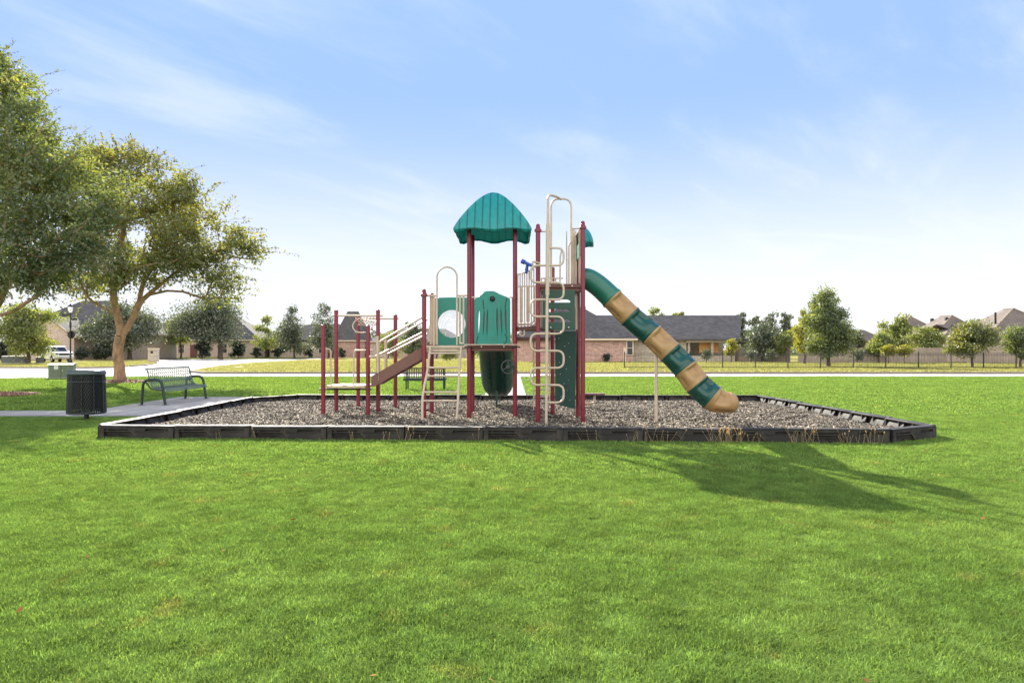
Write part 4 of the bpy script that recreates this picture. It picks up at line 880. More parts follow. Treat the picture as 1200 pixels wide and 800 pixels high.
# striped tube slide
def tube_slide():
    raw = [(682.5, 326.5, 12.98), (690, 327.5, 12.98), (702, 335.5, 12.96), (717.5, 350, 12.92), (738.7, 371, 12.84), (763.4, 392, 12.74), (785.6, 413, 12.64), (803.5, 432, 12.54), (817.5, 450.2, 12.46), (834.5, 465.6, 12.38), (843, 470.0, 12.35), (854, 471.5, 12.32), (864.5, 471.0, 12.31)]
    pts = catmull([P(*q) for q in raw], 12)
    cuts = [0, 3, 4, 5, 6, 7, 8, 9, 12]; nA = 56
    for sgi in range(8):
        seg = pts[cuts[sgi]*12:cuts[sgi+1]*12+1]; n = len(seg); vs = []; fs = []
        for i, p in enumerate(seg):
            u = i/(n-1); gu = (cuts[sgi]+(cuts[sgi+1]-cuts[sgi])*u)/12; base = .197+.055*gu
            a = seg[max(i-1, 0)]; b_ = seg[min(i+1, n-1)]; t = (b_-a).normalized()
            s = Vector((0, -1, 0)); s = (s-t*s.dot(t)).normalized(); nup = s.cross(t); nup = nup if nup.z > 0 or abs(nup.z) < 1e-3 else -nup
            fl = .016*max(0, 1-u/.05)+.016*max(0, 1-(1-u)/.05)
            for k in range(nA):
                an = 2*math.pi*k/nA; d = math.degrees(an); d = d-360 if d > 180 else d
                r = base+fl
                if 0 < sgi:
                    du = min((u-.12)/.035, (.74-u)/.3); dd = min((d+22)/26, (74-d)/7)
                    r -= .085*max(0, min(1, du))*max(0, min(1, dd))
                    du2 = min((u-.2)/.1, (.85-u)/.1); dd2 = min((d+75)/8, (-42-d)/14); r -= .028*max(0, min(1, du2))*max(0, min(1, dd2))
                if sgi == 7:
                    r *= 1-.24*min(1, u/.6); r *= math.sqrt(max(.12, 1-.9*(max(0, u-.72)/.28)**2))
                vs.append(p+s*math.cos(an)*r+nup*math.sin(an)*r)
        for i in range(n-1):
            for k in range(nA): k2 = (k+1) % nA; fs.append((i*nA+k, i*nA+k2, (i+1)*nA+k2, (i+1)*nA+k))
        b = MB(); b.add(vs, fs, True); o = part(b, 'tube_section', M['dgreen' if sgi % 2 == 0 else 'tan'] if sgi else M['tealtube'])
        sd = o.modifiers.new('wall', 'SOLIDIFY'); sd.thickness = .012; sd.offset = -1
    l = MB(); l.tube([(pxx(769, 12.72), 12.72, -.05), (pxx(769, 12.72), 12.72, pz(413, 12.72))], .03, 10); part(l, 'slide_leg', M['cream'])
    e = MB(); q = raw[0]; e.tube([P(681.5, 326.5, 12.98), P(684.5, 326.5, 12.98)], .235, 32); part(e, 'tube_collar', M['tealtube'])
M['tealtube'] = mat('green_tube_plastic', (.010, .12, .085), .35, .15, 4, bump=.06, bscale=30)
tube_slide()
# low balance step behind the tower
bs = MB(); bs.box(P(694.5, 461.6, 15.2), (.52, .25, .035), bev=.01); so_ = part(bs, 'step_pad', M['deck'])
bt = MB(); bt.tube(fillet([P(683, 472.3, 15.2), P(696.5, 472.3, 15.2), P(696.8, 462, 15.2)], .06), .026, 8); part(bt, 'step_bracket', M['cream'], so_)
# rear chain of rungs below the step deck
pipes([[P(625.5, 398, 13.9), P(625.3, 480, 13.9)], [P(644, 398, 13.7), P(644, 470, 13.7)]]+[[P(625.5, y, 13.9), P(644, y-.5, 13.7)] for y in (408, 425.5, 441, 456.5, 465)], .014, 'rear_ladder')
# ------------------------------------------------------------------ park furniture
def lattice(b, prof, y0, y1, step, r, flip=False):
    """diamond mesh between two ends: prof is a list of (x,z) along the profile"""
    pr = [Vector((p[0], 0, p[1])) for p in prof]; d = [0]
    for a, c in zip(pr[:-1], pr[1:]): d.append(d[-1]+(c-a).length)
    S_ = d[-1]
    def at(s):
        for i in range(len(d)-1):
            if s <= d[i+1]+1e-6: t = (s-d[i])/(d[i+1]-d[i]); return pr[i].lerp(pr[i+1], t)
        return pr[-1]
    n = int((y1-y0+S_*.6)/step)+1
    for i in range(n):
        for sg in (1, -1):
            pts = []
            for k in range(13):
                s = S_*k/12; y = (y0+i*step-s*.6) if sg > 0 else (y0+i*step-(S_-s)*.6)
                if y0 <= y <= y1: q = at(s); pts.append((q.x, y, q.z))
            if len(pts) > 1: b.tube(pts, r, 4, cap=False)
B1 = empty('park_bench', (-9.1, 18.45, 0), 'dark green mesh bench with curved pipe arms on the concrete pad', 'bench'); OB = B1.location
ye0, ye1 = 17.35, 19.62
back = [(-9.33, .92), (-9.29, .915), (-9.25, .80), (-9.21, .62), (-9.17, .50), (-9.11, .43)]
seat = [(-9.11, .43), (-9.02, .405), (-8.92, .40), (-8.84, .405), (-8.79, .385), (-8.785, .35)]
for nm, pf in (('backrest', back), ('seat', seat)):
    b = MB(); lattice(b, pf, ye0, ye1, .105, .0085)
    for x, z in (pf[0], pf[-1]) + (((-9.20, .6),) if nm == 'backrest' else ((-8.95, .395),)): b.tube([(x, ye0, z), (x, ye1, z)], .017, 8)
    for y in (ye0, ye1): b.tube([(x, y, z) for x, z in pf], .017, 8)
    b.build(nm, M['seatmesh'], B1, OB)
for y in (ye0-.02, ye1+.02):
    b = MB(); b.tube(fillet([(-9.40, y, 0), (-9.36, y, .64), (-8.90, y, .66), (-8.80, y, 0)], .17, 7), .034, 10); b.build('arm_frame', M['bench'], B1, OB)
    b = MB(); b.tube([(-9.31, y, .60), (-9.17, y, .42), (-8.87, y, .37)], .022, 8); b.build('seat_bracket', M['bench'], B1, OB)
    for x in (-9.40, -8.80): b = MB(); b.box((x, y, .008), (.13, .13, .016), bev=.004); b.build('foot_plate', M['bench'], B1, OB)
B2 = empty('park_bench', (-3.15, 24.2, 0), 'green slatted bench on the grass behind the maroon steps', 'bench'); OB = B2.location
xa, xb, yb_ = pxx(472.5, 23.8), pxx(522.5, 23.8), 23.8
b = MB()
for i in range(24): x = xa+(xb-xa)*(i+.5)/24; b.box((x, yb_, .555), (.036, .012, .40), bev=.003)
b.box(((xa+xb)/2, yb_-.015, .765), (xb-xa, .03, .04), bev=.006); b.box(((xa+xb)/2, yb_-.015, .345), (xb-xa, .03, .04), bev=.006); b.build('backrest', M['bench'], B2, OB)
b = MB()
for i in range(24): x = xa+(xb-xa)*(i+.5)/24; b.box((x, yb_+.26, .40), (.036, .46, .012), bev=.003)
b.box(((xa+xb)/2, yb_+.05, .375), (xb-xa, .03, .035), bev=.006); b.box(((xa+xb)/2, yb_+.46, .375), (xb-xa, .03, .035), bev=.006); b.build('seat', M['bench'], B2, OB)
for x in (xa+.1, xb-.08):
    b = MB(); b.tube([(x, yb_+.02, 0), (x, yb_+.02, .75)], .025, 8); b.build('leg', M['bench'], B2, OB)
    b = MB(); b.tube(fillet([(x, yb_+.44, 0), (x, yb_+.44, .56), (x, yb_+.03, .56)], .12), .025, 8); b.build('leg', M['bench'], B2, OB)
# litter bin
TC = empty('litter_bin', (-8.6, 13.8, 0), 'dark green wire-mesh litter bin with grey lid beside the footpath', 'litter bin')
rb, rt, zb, zt_ = .335, .315, .13, .94
b = MB()
for i in range(46):
    for sg in (1, -1):
        pts = []
        for k in range(15): t = k/14; a = 2*math.pi*i/46+sg*t*1.25; r_ = rb+(rt-rb)*t; pts.append((r_*math.cos(a), r_*math.sin(a), zb+(zt_-zb)*t))
        b.tube(pts, .0075, 4, cap=False)
b.build('mesh_body', M['can'], TC)
b = MB()
for i in range(10): a = 2*math.pi*i/10; b.tube([((rb+.008)*math.cos(a), (rb+.008)*math.sin(a), zb), ((rt+.008)*math.cos(a), (rt+.008)*math.sin(a), zt_)], .011, 5)
for z, r_ in ((zb, rb), (zb+.78*(zt_-zb), rt+.008)): b.tube([((r_)*math.cos(i*math.pi/20), (r_)*math.sin(i*math.pi/20), z) for i in range(40)], .014, 6, closed=True)
b.build('frame', M['can'], TC)
b = MB(); b.lathe((0, 0, 0), [(0, zb+.09), (.29, zb+.09), (.297, zb+.4), (.285, .93)], 28); b.build('liner', M['liner'], TC)
b = MB(); b.lathe((0, 0, 0), [(.13, .90), (.13, .985), (.15, 1.0), (.26, 1.005), (.325, .985), (.35, .95), (.35, .915), (.332, .90), (.32, .905)], 32); b.build('lid', M['lid'], TC)
b = MB(); b.lathe((0.0, 0, 0), [(.0, -.05), (.045, -.05), (.045, .13), (.0, .13)], 14); b.lathe((0, 0, 0), [(0, .115), (.27, .115), (.27, .135), (0, .135)], 20); b.build('stand', M['can'], TC)
# transformer and grey utility boxes
def utility(x, y, w_, d, h, rz, m, label, sticker=False, lid=True):
    t = empty('utility_box', (x, y, 0), label, 'utility box', rz=rz)
    b = MB(); b.box((0, 0, h*.47), (w_, d, h*.94), bev=.03); b.build('cabinet', m, t)
    b = MB(); b.prism([(-w_/2-.02, -d/2-.03, h*.9), (-w_/2-.02, d/2+.02, h*.9), (-w_/2-.02, d/2+.02, h), (-w_/2-.02, -d*.2, h), (-w_/2-.02, -d/2-.03, h*.93)], (w_+.04, 0, 0)); b.build('lid', m, t)
    b = MB(); b.box((0, 0, .02), (w_+.15, d+.15, .08)); b.build('pad', M['path'], t)
    if sticker: b = MB(); b.box((-w_*.18, -d/2-.004, h*.76), (.17, .01, .19)); b.build('sticker', M['sticker'], t)
    b = MB(); b.box((w_*.02, -d/2-.004, h*.45), (.015, .008, h*.8)); b.build('door_seam', M['black'], t)
    b = MB(); b.tube([(w_*.08, -d/2-.03, h*.5), (w_*.08, -d/2-.03, h*.6)], .015, 6); b.build('handle', M['bolt'], t)
utility(-22.0, 33.4, 1.02, .9, .74, R(24), M['util'], 'olive green utility box with white sticker at the kerb', True)
utility(-53.0, 73.0, 2.3, 1.2, .78, R(8), M['utilgrey'], 'long low grey utility box under the roadside tree')
utility(-50.7, 73.3, .5, .7, .66, R(8), M['utilgrey'], 'small grey meter box at the end of the long box')
# street lamp, stop sign, street-name blades
LX, LY = -40.1, 62.0
t = empty('street_lamp', (LX, LY, 0), 'black street lamp post with white lantern at the junction', 'street lamp')
b = MB(); b.lathe((0, 0, 0), [(0, -.05), (.20, -.05), (.20, .25), (.13, .45), (.085, .55), (.07, 1.2), (.055, 3.4), (.09, 3.45), (.09, 3.9), (.05, 4.0), (.05, 4.6), (.12, 4.72), (.12, 4.78), (0, 4.78)], 14); b.build('pole', M['iron'], t)
b = MB(); b.lathe((0, 0, 0), [(.10, 4.78), (.19, 5.0), (.21, 5.25), (.17, 5.33)], 14); b.build('lantern', M['lantern'], t)
b = MB(); b.lathe((0, 0, 0), [(.24, 5.32), (.20, 5.40), (.08, 5.52), (.03, 5.56), (.03, 5.62), (0, 5.64)], 14); b.build('lantern_cap', M['iron'], t)
b = MB(); oc = [(LX+.38*math.cos(R(22.5+45*i)), LY+.10, pz(392, LY)+.38*math.sin(R(22.5+45*i))) for i in range(8)]; b.prism(oc, (0, .012, 0))
so_ = tag(b.build('stop_sign', M['signback']), 'dark back of an octagonal stop sign on the lamp post', 'stop sign')
b = MB(); b.prism([(LX+.35*math.cos(R(22.5+45*i)), LY+.115, pz(392, LY)+.35*math.sin(R(22.5+45*i))) for i in range(8)], (0, .006, 0)); b.build('sign_face', M['red'], so_)
b = MB(); b.box((LX, LY+.085, pz(392, LY)), (.05, .05, .7)); b.build('bracket', M['iron'], so_)
for px0, px1, py, lb, dy in ((73, 81.5, 369.3, 'dark street-name blade pointing left from the lamp post', 0), (82.5, 91, 374, 'dark street-name blade pointing right from the lamp post', -.06)):
    x0, x1 = pxx(px0, LY), pxx(px1, LY); b = MB(); b.box(((x0+x1)/2, LY+dy, pz(py, LY)), (x1-x0, .03, .16 if px0 < 80 else .2), bev=.01)
    o = tag(b.build('street_name_sign', M['signback']), lb, 'street sign', 'street-name signs on the lamp post'); c = MB(); c.box(((x0+x1)/2, LY+dy, pz(py, LY)+.1), (x1-x0, .035, .03)); c.build('sign_rail', M['iron'], o)
# brick mailbox pillar
t = empty('mailbox_pillar', (-42.0, 80, 0), 'square tan brick mailbox pillar beside the street', 'mailbox')
b = MB(); b.box((0, 0, .75), (.95, .75, 1.5)); b.build('pillar', M['stone'], t); b = MB(); b.box((0, 0, 1.55), (1.08, .86, .12), bev=.02); b.build('cap', M['trim'], t)
b = MB(); b.box((-.02, -.39, 1.15), (.3, .05, .28), bev=.02); b.build('mailbox_door', M['black'], t)
# white pickup
def pickup(loc, rz):
    t = empty('pickup_truck', loc, 'white pickup truck parked on the drive behind the lamp post', 'pickup truck', rz=rz)
    W = 1.9; b = MB()
    lower = [(-2.6, .42), (-2.62, .95), (-2.55, 1.12), (2.3, 1.18), (2.55, 1.10), (2.62, .95), (2.62, .5), (2.5, .38), (1.95, .38), (1.85, .62), (1.68, .80), (1.45, .88), (1.22, .80), (1.05, .62), (.95, .38), (-1.2, .38), (-1.3, .62), (-1.47, .80), (-1.7, .88), (-1.93, .80), (-2.1, .62), (-2.2, .38)]
    b.prism([(x, -W/2, z) for x, z in lower], (0, W, 0))
    cabn = [(1.05, 1.17), (.35, 1.80), (.1, 1.88), (-1.0, 1.88), (-1.12, 1.8), (-1.2, 1.15)]
    vs = []
    for sgn in (-1, 1):
        for x, z in cabn: vs.append((x, sgn*(W/2-.02-(.17 if z > 1.5 else 0)), z))
    n = len(cabn); b.add(vs, [tuple(range(n))[::-1], tuple(range(n, 2*n))]+[(i, (i+1) % n, n+(i+1) % n, n+i) for i in range(n)])
    body = b.build('body', M['white'], t); bv = body.modifiers.new('edge', 'BEVEL'); bv.width = .05; bv.segments = 2
    for s in (-1, 1):
        g = MB(); y = s*(W/2-.02); q = [(.78, 1.25), (.28, 1.72), (-.22, 1.74), (-.22, 1.25)]; yy = lambda z: s*(W/2-.01-.17*(z-1.17)/.6)
        g.add([(x, yy(z), z) for x, z in q], [(0, 1, 2, 3)]); g.build('side_window', M['glass'], t)
        g = MB(); g.add([(x, yy(z), z) for x, z in [(-.3, 1.25), (-.3, 1.74), (-1.0, 1.74), (-1.08, 1.25)]], [(0, 1, 2, 3)]); g.build('side_window', M['glass'], t)
        for x in (1.45, -1.7):
            wv = MB(); wv.lathe((x, s*(W/2-.12), .40), [(.24, .13), (.36, .13), (.40, .08), (.40, -.08), (.36, -.13), (.24, -.13)], 22, Matrix.Rotation(R(90), 3, 'X')); wo_ = wv.build('wheel', M['tyre'], t)
            rm = MB(); rm.lathe((x, s*(W/2-.12), .40), [(0, .10), (.06, .11), (.08, .08), (.2, .07), (.245, .11), (.245, -.11), (.2, -.07), (.08, -.08), (.06, -.11), (0, -.10)], 10, Matrix.Rotation(R(90), 3, 'X')); rm.build('rim', M['rim'], wo_)
        h = MB(); h.box((2.60, s*.72, .98), (.08, .34, .2), bev=.03); h.build('headlight', M['glass'], t)
        m_ = MB(); m_.box((.75, s*(W/2+.13), 1.28), (.12, .2, .18), bev=.03); m_.build('mirror', M['white'], t)
    g = MB(); g.add([(.99, -.8, 1.25), (.99, .8, 1.25), (.40, .68, 1.77), (.40, -.68, 1.77)], [(0, 1, 2, 3)]); g.build('windscreen', M['glass'], t)
    g = MB(); g.box((2.62, 0, .93), (.05, 1.02, .26), bev=.02); g.build('grille', M['black'], t); g = MB(); g.box((2.64, 0, .56), (.14, 1.86, .2), bev=.05); g.build('bumper', M['rim'], t)
pickup((-53.5, 80.2, 0), R(-40))

# ------------------------------------------------------------------ fences
IF = empty('iron_fence', (8.4, 51, 0), 'low black iron picket fence along the verge lawn', 'fence'); OB = IF.location
def ironrun(x0, y0, x1, y1):
    d = Vector((x1-x0, y1-y0, 0)); n = max(1, round(d.length/2.44)); u = d/n; a = math.atan2(d.y, d.x)
    for i in range(n+1):
        p = Vector((x0, y0, 0))+u*i; b = MB(); b.box(p+Vector((0, 0, .62)), (.065, .065, 1.26), rz=a); b.box(p+Vector((0, 0, 1.27)), (.085, .085, .03), rz=a); b.build('post', M['iron'], IF, OB)
        if i == n: break
        b = MB(); c = p+u*.5
        for z in (.12, 1.0, 1.14): b.box(c+Vector((0, 0, z)), (u.length, .03, .035), rz=a)
        k = int(u.length/.115)
        for j in range(1, k): b.box(p+u*(j/k)+Vector((0, 0, .61)), (.009, .009, 1.16), rz=a)
        b.build('picket_panel', M['iron'], IF, OB)
ironrun(8.4, 51, 50, 51.2)
def woodfence(x0, y0, x1, y1, h, label):
    f = empty('wooden_fence', (x0, y0, 0), label, 'fence'); o3 = f.location; d = Vector((x1-x0, y1-y0, 0)); a = math.atan2(d.y, d.x); n = int(d.length/.15); b = MB()
    for i in range(n): p = Vector((x0, y0, 0))+d*((i+.5)/n); hh = h+rnd.uniform(-.03, .03); b.box(p+Vector((0, rnd.uniform(-.008, .008), hh/2)), (.138, .02, hh), rz=a+rnd.uniform(-.03, .03))
    b.build('boards', M['wood'], f, o3)
    for z in (.3, h-.3): b = MB(); b.box((Vector((x0, y0, 0))+Vector((x1, y1, 0)))/2+Vector((0, .04, z)), (d.length, .05, .09), rz=a); b.build('rail', M['wood'], f, o3)
woodfence(31, 74, 46.5, 73, 1.65, 'weathered grey board fence behind the tall green tree'); woodfence(46.6, 70, 66, 69, 1.75, 'brown board fence below the right-hand roofs')
woodfence(26.5, 84, 31, 76, 1.7, 'shaded board fence beside the patio end of the brick house')

# ------------------------------------------------------------------ houses
def hip(b, x0, x1, y0, y1, ze, zr, ov=.45, th=.2, along='x', inset=None):
    x0 -= ov; x1 += ov; y0 -= ov; y1 += ov
    k = inset if inset is not None else (y1-y0)/2 if along == 'x' else (x1-x0)/2
    if along == 'x': r0, r1 = (x0+k, (y0+y1)/2, zr), (x1-k, (y0+y1)/2, zr)
    else: r0, r1 = ((x0+x1)/2, y0+k, zr), ((x0+x1)/2, y1-k, zr)
    v = [(x0, y0, ze), (x1, y0, ze), (x1, y1, ze), (x0, y1, ze), r0, r1]+[(x0, y0, ze-th), (x1, y0, ze-th), (x1, y1, ze-th), (x0, y1, ze-th)]
    f = [(0, 1, 5, 4), (1, 2, 5), (2, 3, 4, 5), (3, 0, 4)] if along == 'x' else [(0, 1, 4), (1, 2, 5, 4), (2, 3, 5), (3, 0, 4, 5)]
    b.add(v, f+[(6, 7, 8, 9)]); return v
def fascia(x0, x1, y0, y1, ze, parent, ov=.45, th=.2):
    b = MB(); x0 -= ov; x1 += ov; y0 -= ov; y1 += ov; z = ze-th/2-.02
    b.box(((x0+x1)/2, y0+.03, z), (x1-x0, .06, th)); b.box(((x0+x1)/2, y1-.03, z), (x1-x0, .06, th)); b.box((x0+.03, (y0+y1)/2, z), (.06, y1-y0-.13, th)); b.box((x1-.03, (y0+y1)/2, z), (.06, y1-y0-.13, th)); b.build('fascia', M['trim'], parent)
def wall(x0, x1, y0, y1, h, m, parent):
    b = MB(); b.box(((x0+x1)/2, (y0+y1)/2, h/2-.1), (x1-x0, y1-y0, h+.2)); return b.build('wall', m, parent)
def window(x, y, z, w_, h, parent, m='trim'):
    f = MB()
    for dx in (-w_/2-.06, w_/2+.06): f.box((x+dx, y-.03, z), (.12, .08, h+.24))
    for dz in (-h/2-.06, h/2+.06): f.box((x, y-.03, z+dz), (w_, .08, .12))
    f.box((x, y-.03, z), (w_, .05, .05)); o = f.build('window', M[m], parent); p = MB(); p.box((x, y-.012, z), (w_, .02, h)); p.build('pane', M['glass'], o)
def gable(b, x0, x1, y0, y1, ze, zr, ov=.4, along='y'):
    x0 -= ov; x1 += ov; y0 -= ov*.6; y1 += ov*.6; t = .16
    if along == 'y':
        xm = (x0+x1)/2; pr = [(x0, ze), (xm, zr), (x1, ze), (x1, ze-t), (xm, zr-t*1.2), (x0, ze-t)]; b.prism([(x, y0, z) for x, z in pr], (0, y1-y0, 0))
    else:
        ym = (y0+y1)/2; pr = [(y0, ze), (ym, zr), (y1, ze), (y1, ze-t), (ym, zr-t*1.2), (y0, ze-t)]; b.prism([(x0, y, z) for y, z in pr], (x1-x0, 0, 0))
def gwall(x0, x1, y0, y1, ze, zr, parent, m, along='y'):
    b = MB()
    if along == 'y': xm = (x0+x1)/2; b.prism([(x0, y0, -.15), (x1, y0, -.15), (x1, y0, ze-.1), (xm, y0, zr-.35), (x0, y0, ze-.1)], (0, y1-y0, 0))
    else: ym = (y0+y1)/2; b.prism([(x0, y0, -.15), (x0, y1, -.15), (x0, y1, ze-.1), (x0, ym, zr-.35), (x0, y0, ze-.1)], (x1-x0, 0, 0))
    b.build('wall', m, parent)
# the brick house behind the tower and slide
h = empty('brick_house', (0, 80, 0), 'long pink-brick bungalow with grey roof and patio behind the tube slide', 'house')
wall(.4, 14.2, 0, 11, 2.72, M['brick'], h); b = MB(); hip(b, .4, 14.2, 0, 11, 2.75, 6.75, along='x', inset=5.9); b.build('roof', M['roofg'], h); fascia(.4, 14.2, 0, 11, 2.75, h)
wall(14.21, 21.0, 2.2, 12, 2.68, M['stone'], h); wall(21.01, 26.8, 6.5, 12, 2.68, M['stone'], h); b = MB(); b.add([(9, 1.4, 2.72), (27.2, 1.4, 2.72), (29.3, 7.1, 5.82), (9, 7.1, 5.82), (27.2, 12.8, 2.72), (9, 12.8, 2.72), (27.2, 1.4, 2.55), (9, 1.4, 2.55), (29.3, 7.1, 5.64), (27.2, 12.8, 2.55), (9, 12.8, 2.55)], [(0, 1, 2, 3), (3, 2, 4, 5), (0, 7, 6, 1), (1, 6, 8, 2), (2, 8, 9, 4), (6, 7, 10, 9, 8), (4, 9, 10, 5), (0, 3, 5, 10, 7)]); b.build('roof', M['roofg'], h)
b = MB(); b.prism([(26.79, 6.6, 2.5), (26.79, 12, 2.5), (26.79, 7.1, 5.4)], (.06, 0, 0)); b.build('gable_wall', M['stone'], h)
for x in (21.3, 24.1, 26.7): b = MB(); b.box((x, 2.3, 1.25), (.28, .28, 2.5)); b.build('patio_post', M['stone'], h)
b = MB(); b.box((23.95, 3.1, 1.75), (2.35, .06, 1.35)); b.build('patio_blind', M['brownwood'], h)
b = MB(); b.box((24, 2.0, 2.42), (6.2, .12, .24)); b.build('patio_beam', M['trim'], h)
b = MB(); b.box((24, 2.3, .35), (5.6, .2, .7)); b.build('patio_wall', M['stone'], h)
window(13.75+.05, 0, 1.65, .62, 1.55, h); window(5.5, 0, 1.7, .9, 1.3, h); window(18.6, 2.2, 1.5, 1.4, 1.5, h); 
b = MB(); b.tube([(9.4, 8, 5.2), (9.4, 8, 7.0)], .09, 8); b.build('vent_pipe', M['iron'], h)
b = MB(); b.box((13.2, -.03, .85), (.3, .12, 1.7)); b.build('downpipe', M['trim'], h)
# houses at the right
def righthouse(px, y, w_, d, ze, zr, label, side=None):
    x = pxx(px, y); h = empty('house', (x, y, 0), label, 'house', 'brown-roofed houses on the right'); wall(-w_/2, w_/2, 0, d, ze, M['brick2'], h); b = MB(); v = hip(b, -w_/2, w_/2, 0, d, ze, zr, along='y', inset=w_*.33); b.build('roof', M['rooft'], h); fascia(-w_/2, w_/2, 0, d, ze, h)
    for q_ in ((0, 4), (1, 4), (4, 5)): b = MB(); b.tube([Vector(v[q_[0]])+Vector((0, 0, .03)), Vector(v[q_[1]])+Vector((0, 0, .03))], .07, 5); b.build('ridge_cap', M['ridge'], h)
    window(-w_*.2, 0, 1.6, 1.1, 1.5, h); window(w_*.22, 0, 1.6, 1.1, 1.5, h)
    if side:
        for (x0, x1, y0, y1, e, r) in side: wall(x0, x1, y0, y1, e, M['brick2'], h); b = MB(); hip(b, x0, x1, y0, y1, e, r); b.build('roof', M['rooft'], h)
    return h
hh = righthouse(1078, 92, 8, 5.5, 2.9, 6.0, 'brown-roofed house above the yellow-green trees on the right', [(-8.5, -4.05, 1.2, 5, 2.6, 4.2)])
hh = righthouse(1128, 84, 7.6, 6.5, 2.5, 5.75, 'tan-roofed house with two roof vents on the right', [(3.85, 8.5, 1.2, 6, 2.5, 4.5)])
for dy in (2.0, 5.0): b = MB(); b.box((-.7, dy, 5.3), (.35, .35, .45), bev=.05); b.build('roof_vent', M['iron'], hh)
hh = righthouse(1212, 76, 11, 8, 2.5, 6.2, 'large tan-roofed house at the right edge', [(-9.2, -5.55, 1.5, 7, 2.5, 4.4)])
b = MB(); b.tube([(-2.9, 2, 4.0), (-2.9, 2, 5.7)], .11, 8); b.build('vent_pipe', M['iron'], hh)
# houses on the left, far side of the junction
h = empty('house', (-67, 104, 0), 'tall grey-roofed house behind the street lamp', 'house')
wall(-10, 9, 0, 14, 3.9, M['brick2'], h); b = MB(); hip(b, -10, 9, 0, 14, 3.95, 9.4, inset=7.6); b.build('roof', M['roofg'], h); fascia(-10, 9, 0, 14, 3.95, h)
gwall(-3.7, 3.5, -5, 2, 3.3, 6.2, h, M['brick2']); b = MB(); gable(b, -3.7, 3.5, -5, 5, 3.3, 6.3); b.build('roof', M['roofg'], h); b = MB()
for s in (-1, 1): b.tube([(-.1+s*4.0, -5.27, 3.2), (-.1, -5.27, 6.2)], .10, 4)
b.build('rake_trim', M['trim'], h); window(-.1, -5, 1.7, 1.8, 1.8, h); window(5.2, 0, 1.8, 1.0, 1.9, h); window(7, 0, 1.8, 1.0, 1.9, h)
b = MB(); b.box((4.1, -.06, 1.15), (.9, .1, 2.3)); b.build('door', M['deck'], h)
h = empty('house', (-60, 128, 0), 'wide brick house behind the live oak on the left', 'house')
wall(-12, 12.5, 0, 13, 3.3, M['brick2'], h); b = MB(); hip(b, -12, 12.5, 0, 13, 3.35, 8.4, inset=8); b.build('roof', M['roofg'], h); fascia(-12, 12.5, 0, 13, 3.35, h)
for x in (-9, -6.5, -2, 2.5, 6, 9.5): window(x, 0, 1.7, 1.1, 1.7, h)
b = MB(); b.box((.3, -.06, 1.2), (1.2, .1, 2.4)); b.build('door', M['deck'], h)
h = empty('house', (-38, 130, 0), 'brick house with steep dark hip roof behind the left posts', 'house')
wall(-8.5, 9.5, 1, 12, 3.3, M['brick2'], h); b = MB(); hip(b, -8.5, 9.5, 1, 12, 3.35, 6.6, inset=6.5); b.build('roof', M['roofg'], h)
wall(4.6, 10.4, -2, 4, 3.2, M['brick'], h); b = MB(); hip(b, 4.6, 10.4, -2, 4, 3.25, 8.8, inset=2.15, ov=.3); b.build('roof', M['roofg'], h); fascia(4.6, 10.4, -2, 4, 3.25, h, .3)
for x in (-6, -3, 1.5): window(x, 1, 1.7, 1.1, 1.7, h)
b = MB(); b.box((3.2, .94, 1.2), (1.1, .1, 2.4)); b.build('door', M['deck'], h)
h = empty('house', (-17, 124, 0), 'low grey-roofed house behind the step railings', 'house')
wall(-9, 8, 0, 11, 3.0, M['brick2'], h); b = MB(); hip(b, -9, 8, 0, 11, 3.05, 5.4, inset=4); b.build('roof', M['roofg'], h); fascia(-9, 8, 0, 11, 3.05, h)
for x in (-6, -2, 4): window(x, 0, 1.6, 1.1, 1.6, h)

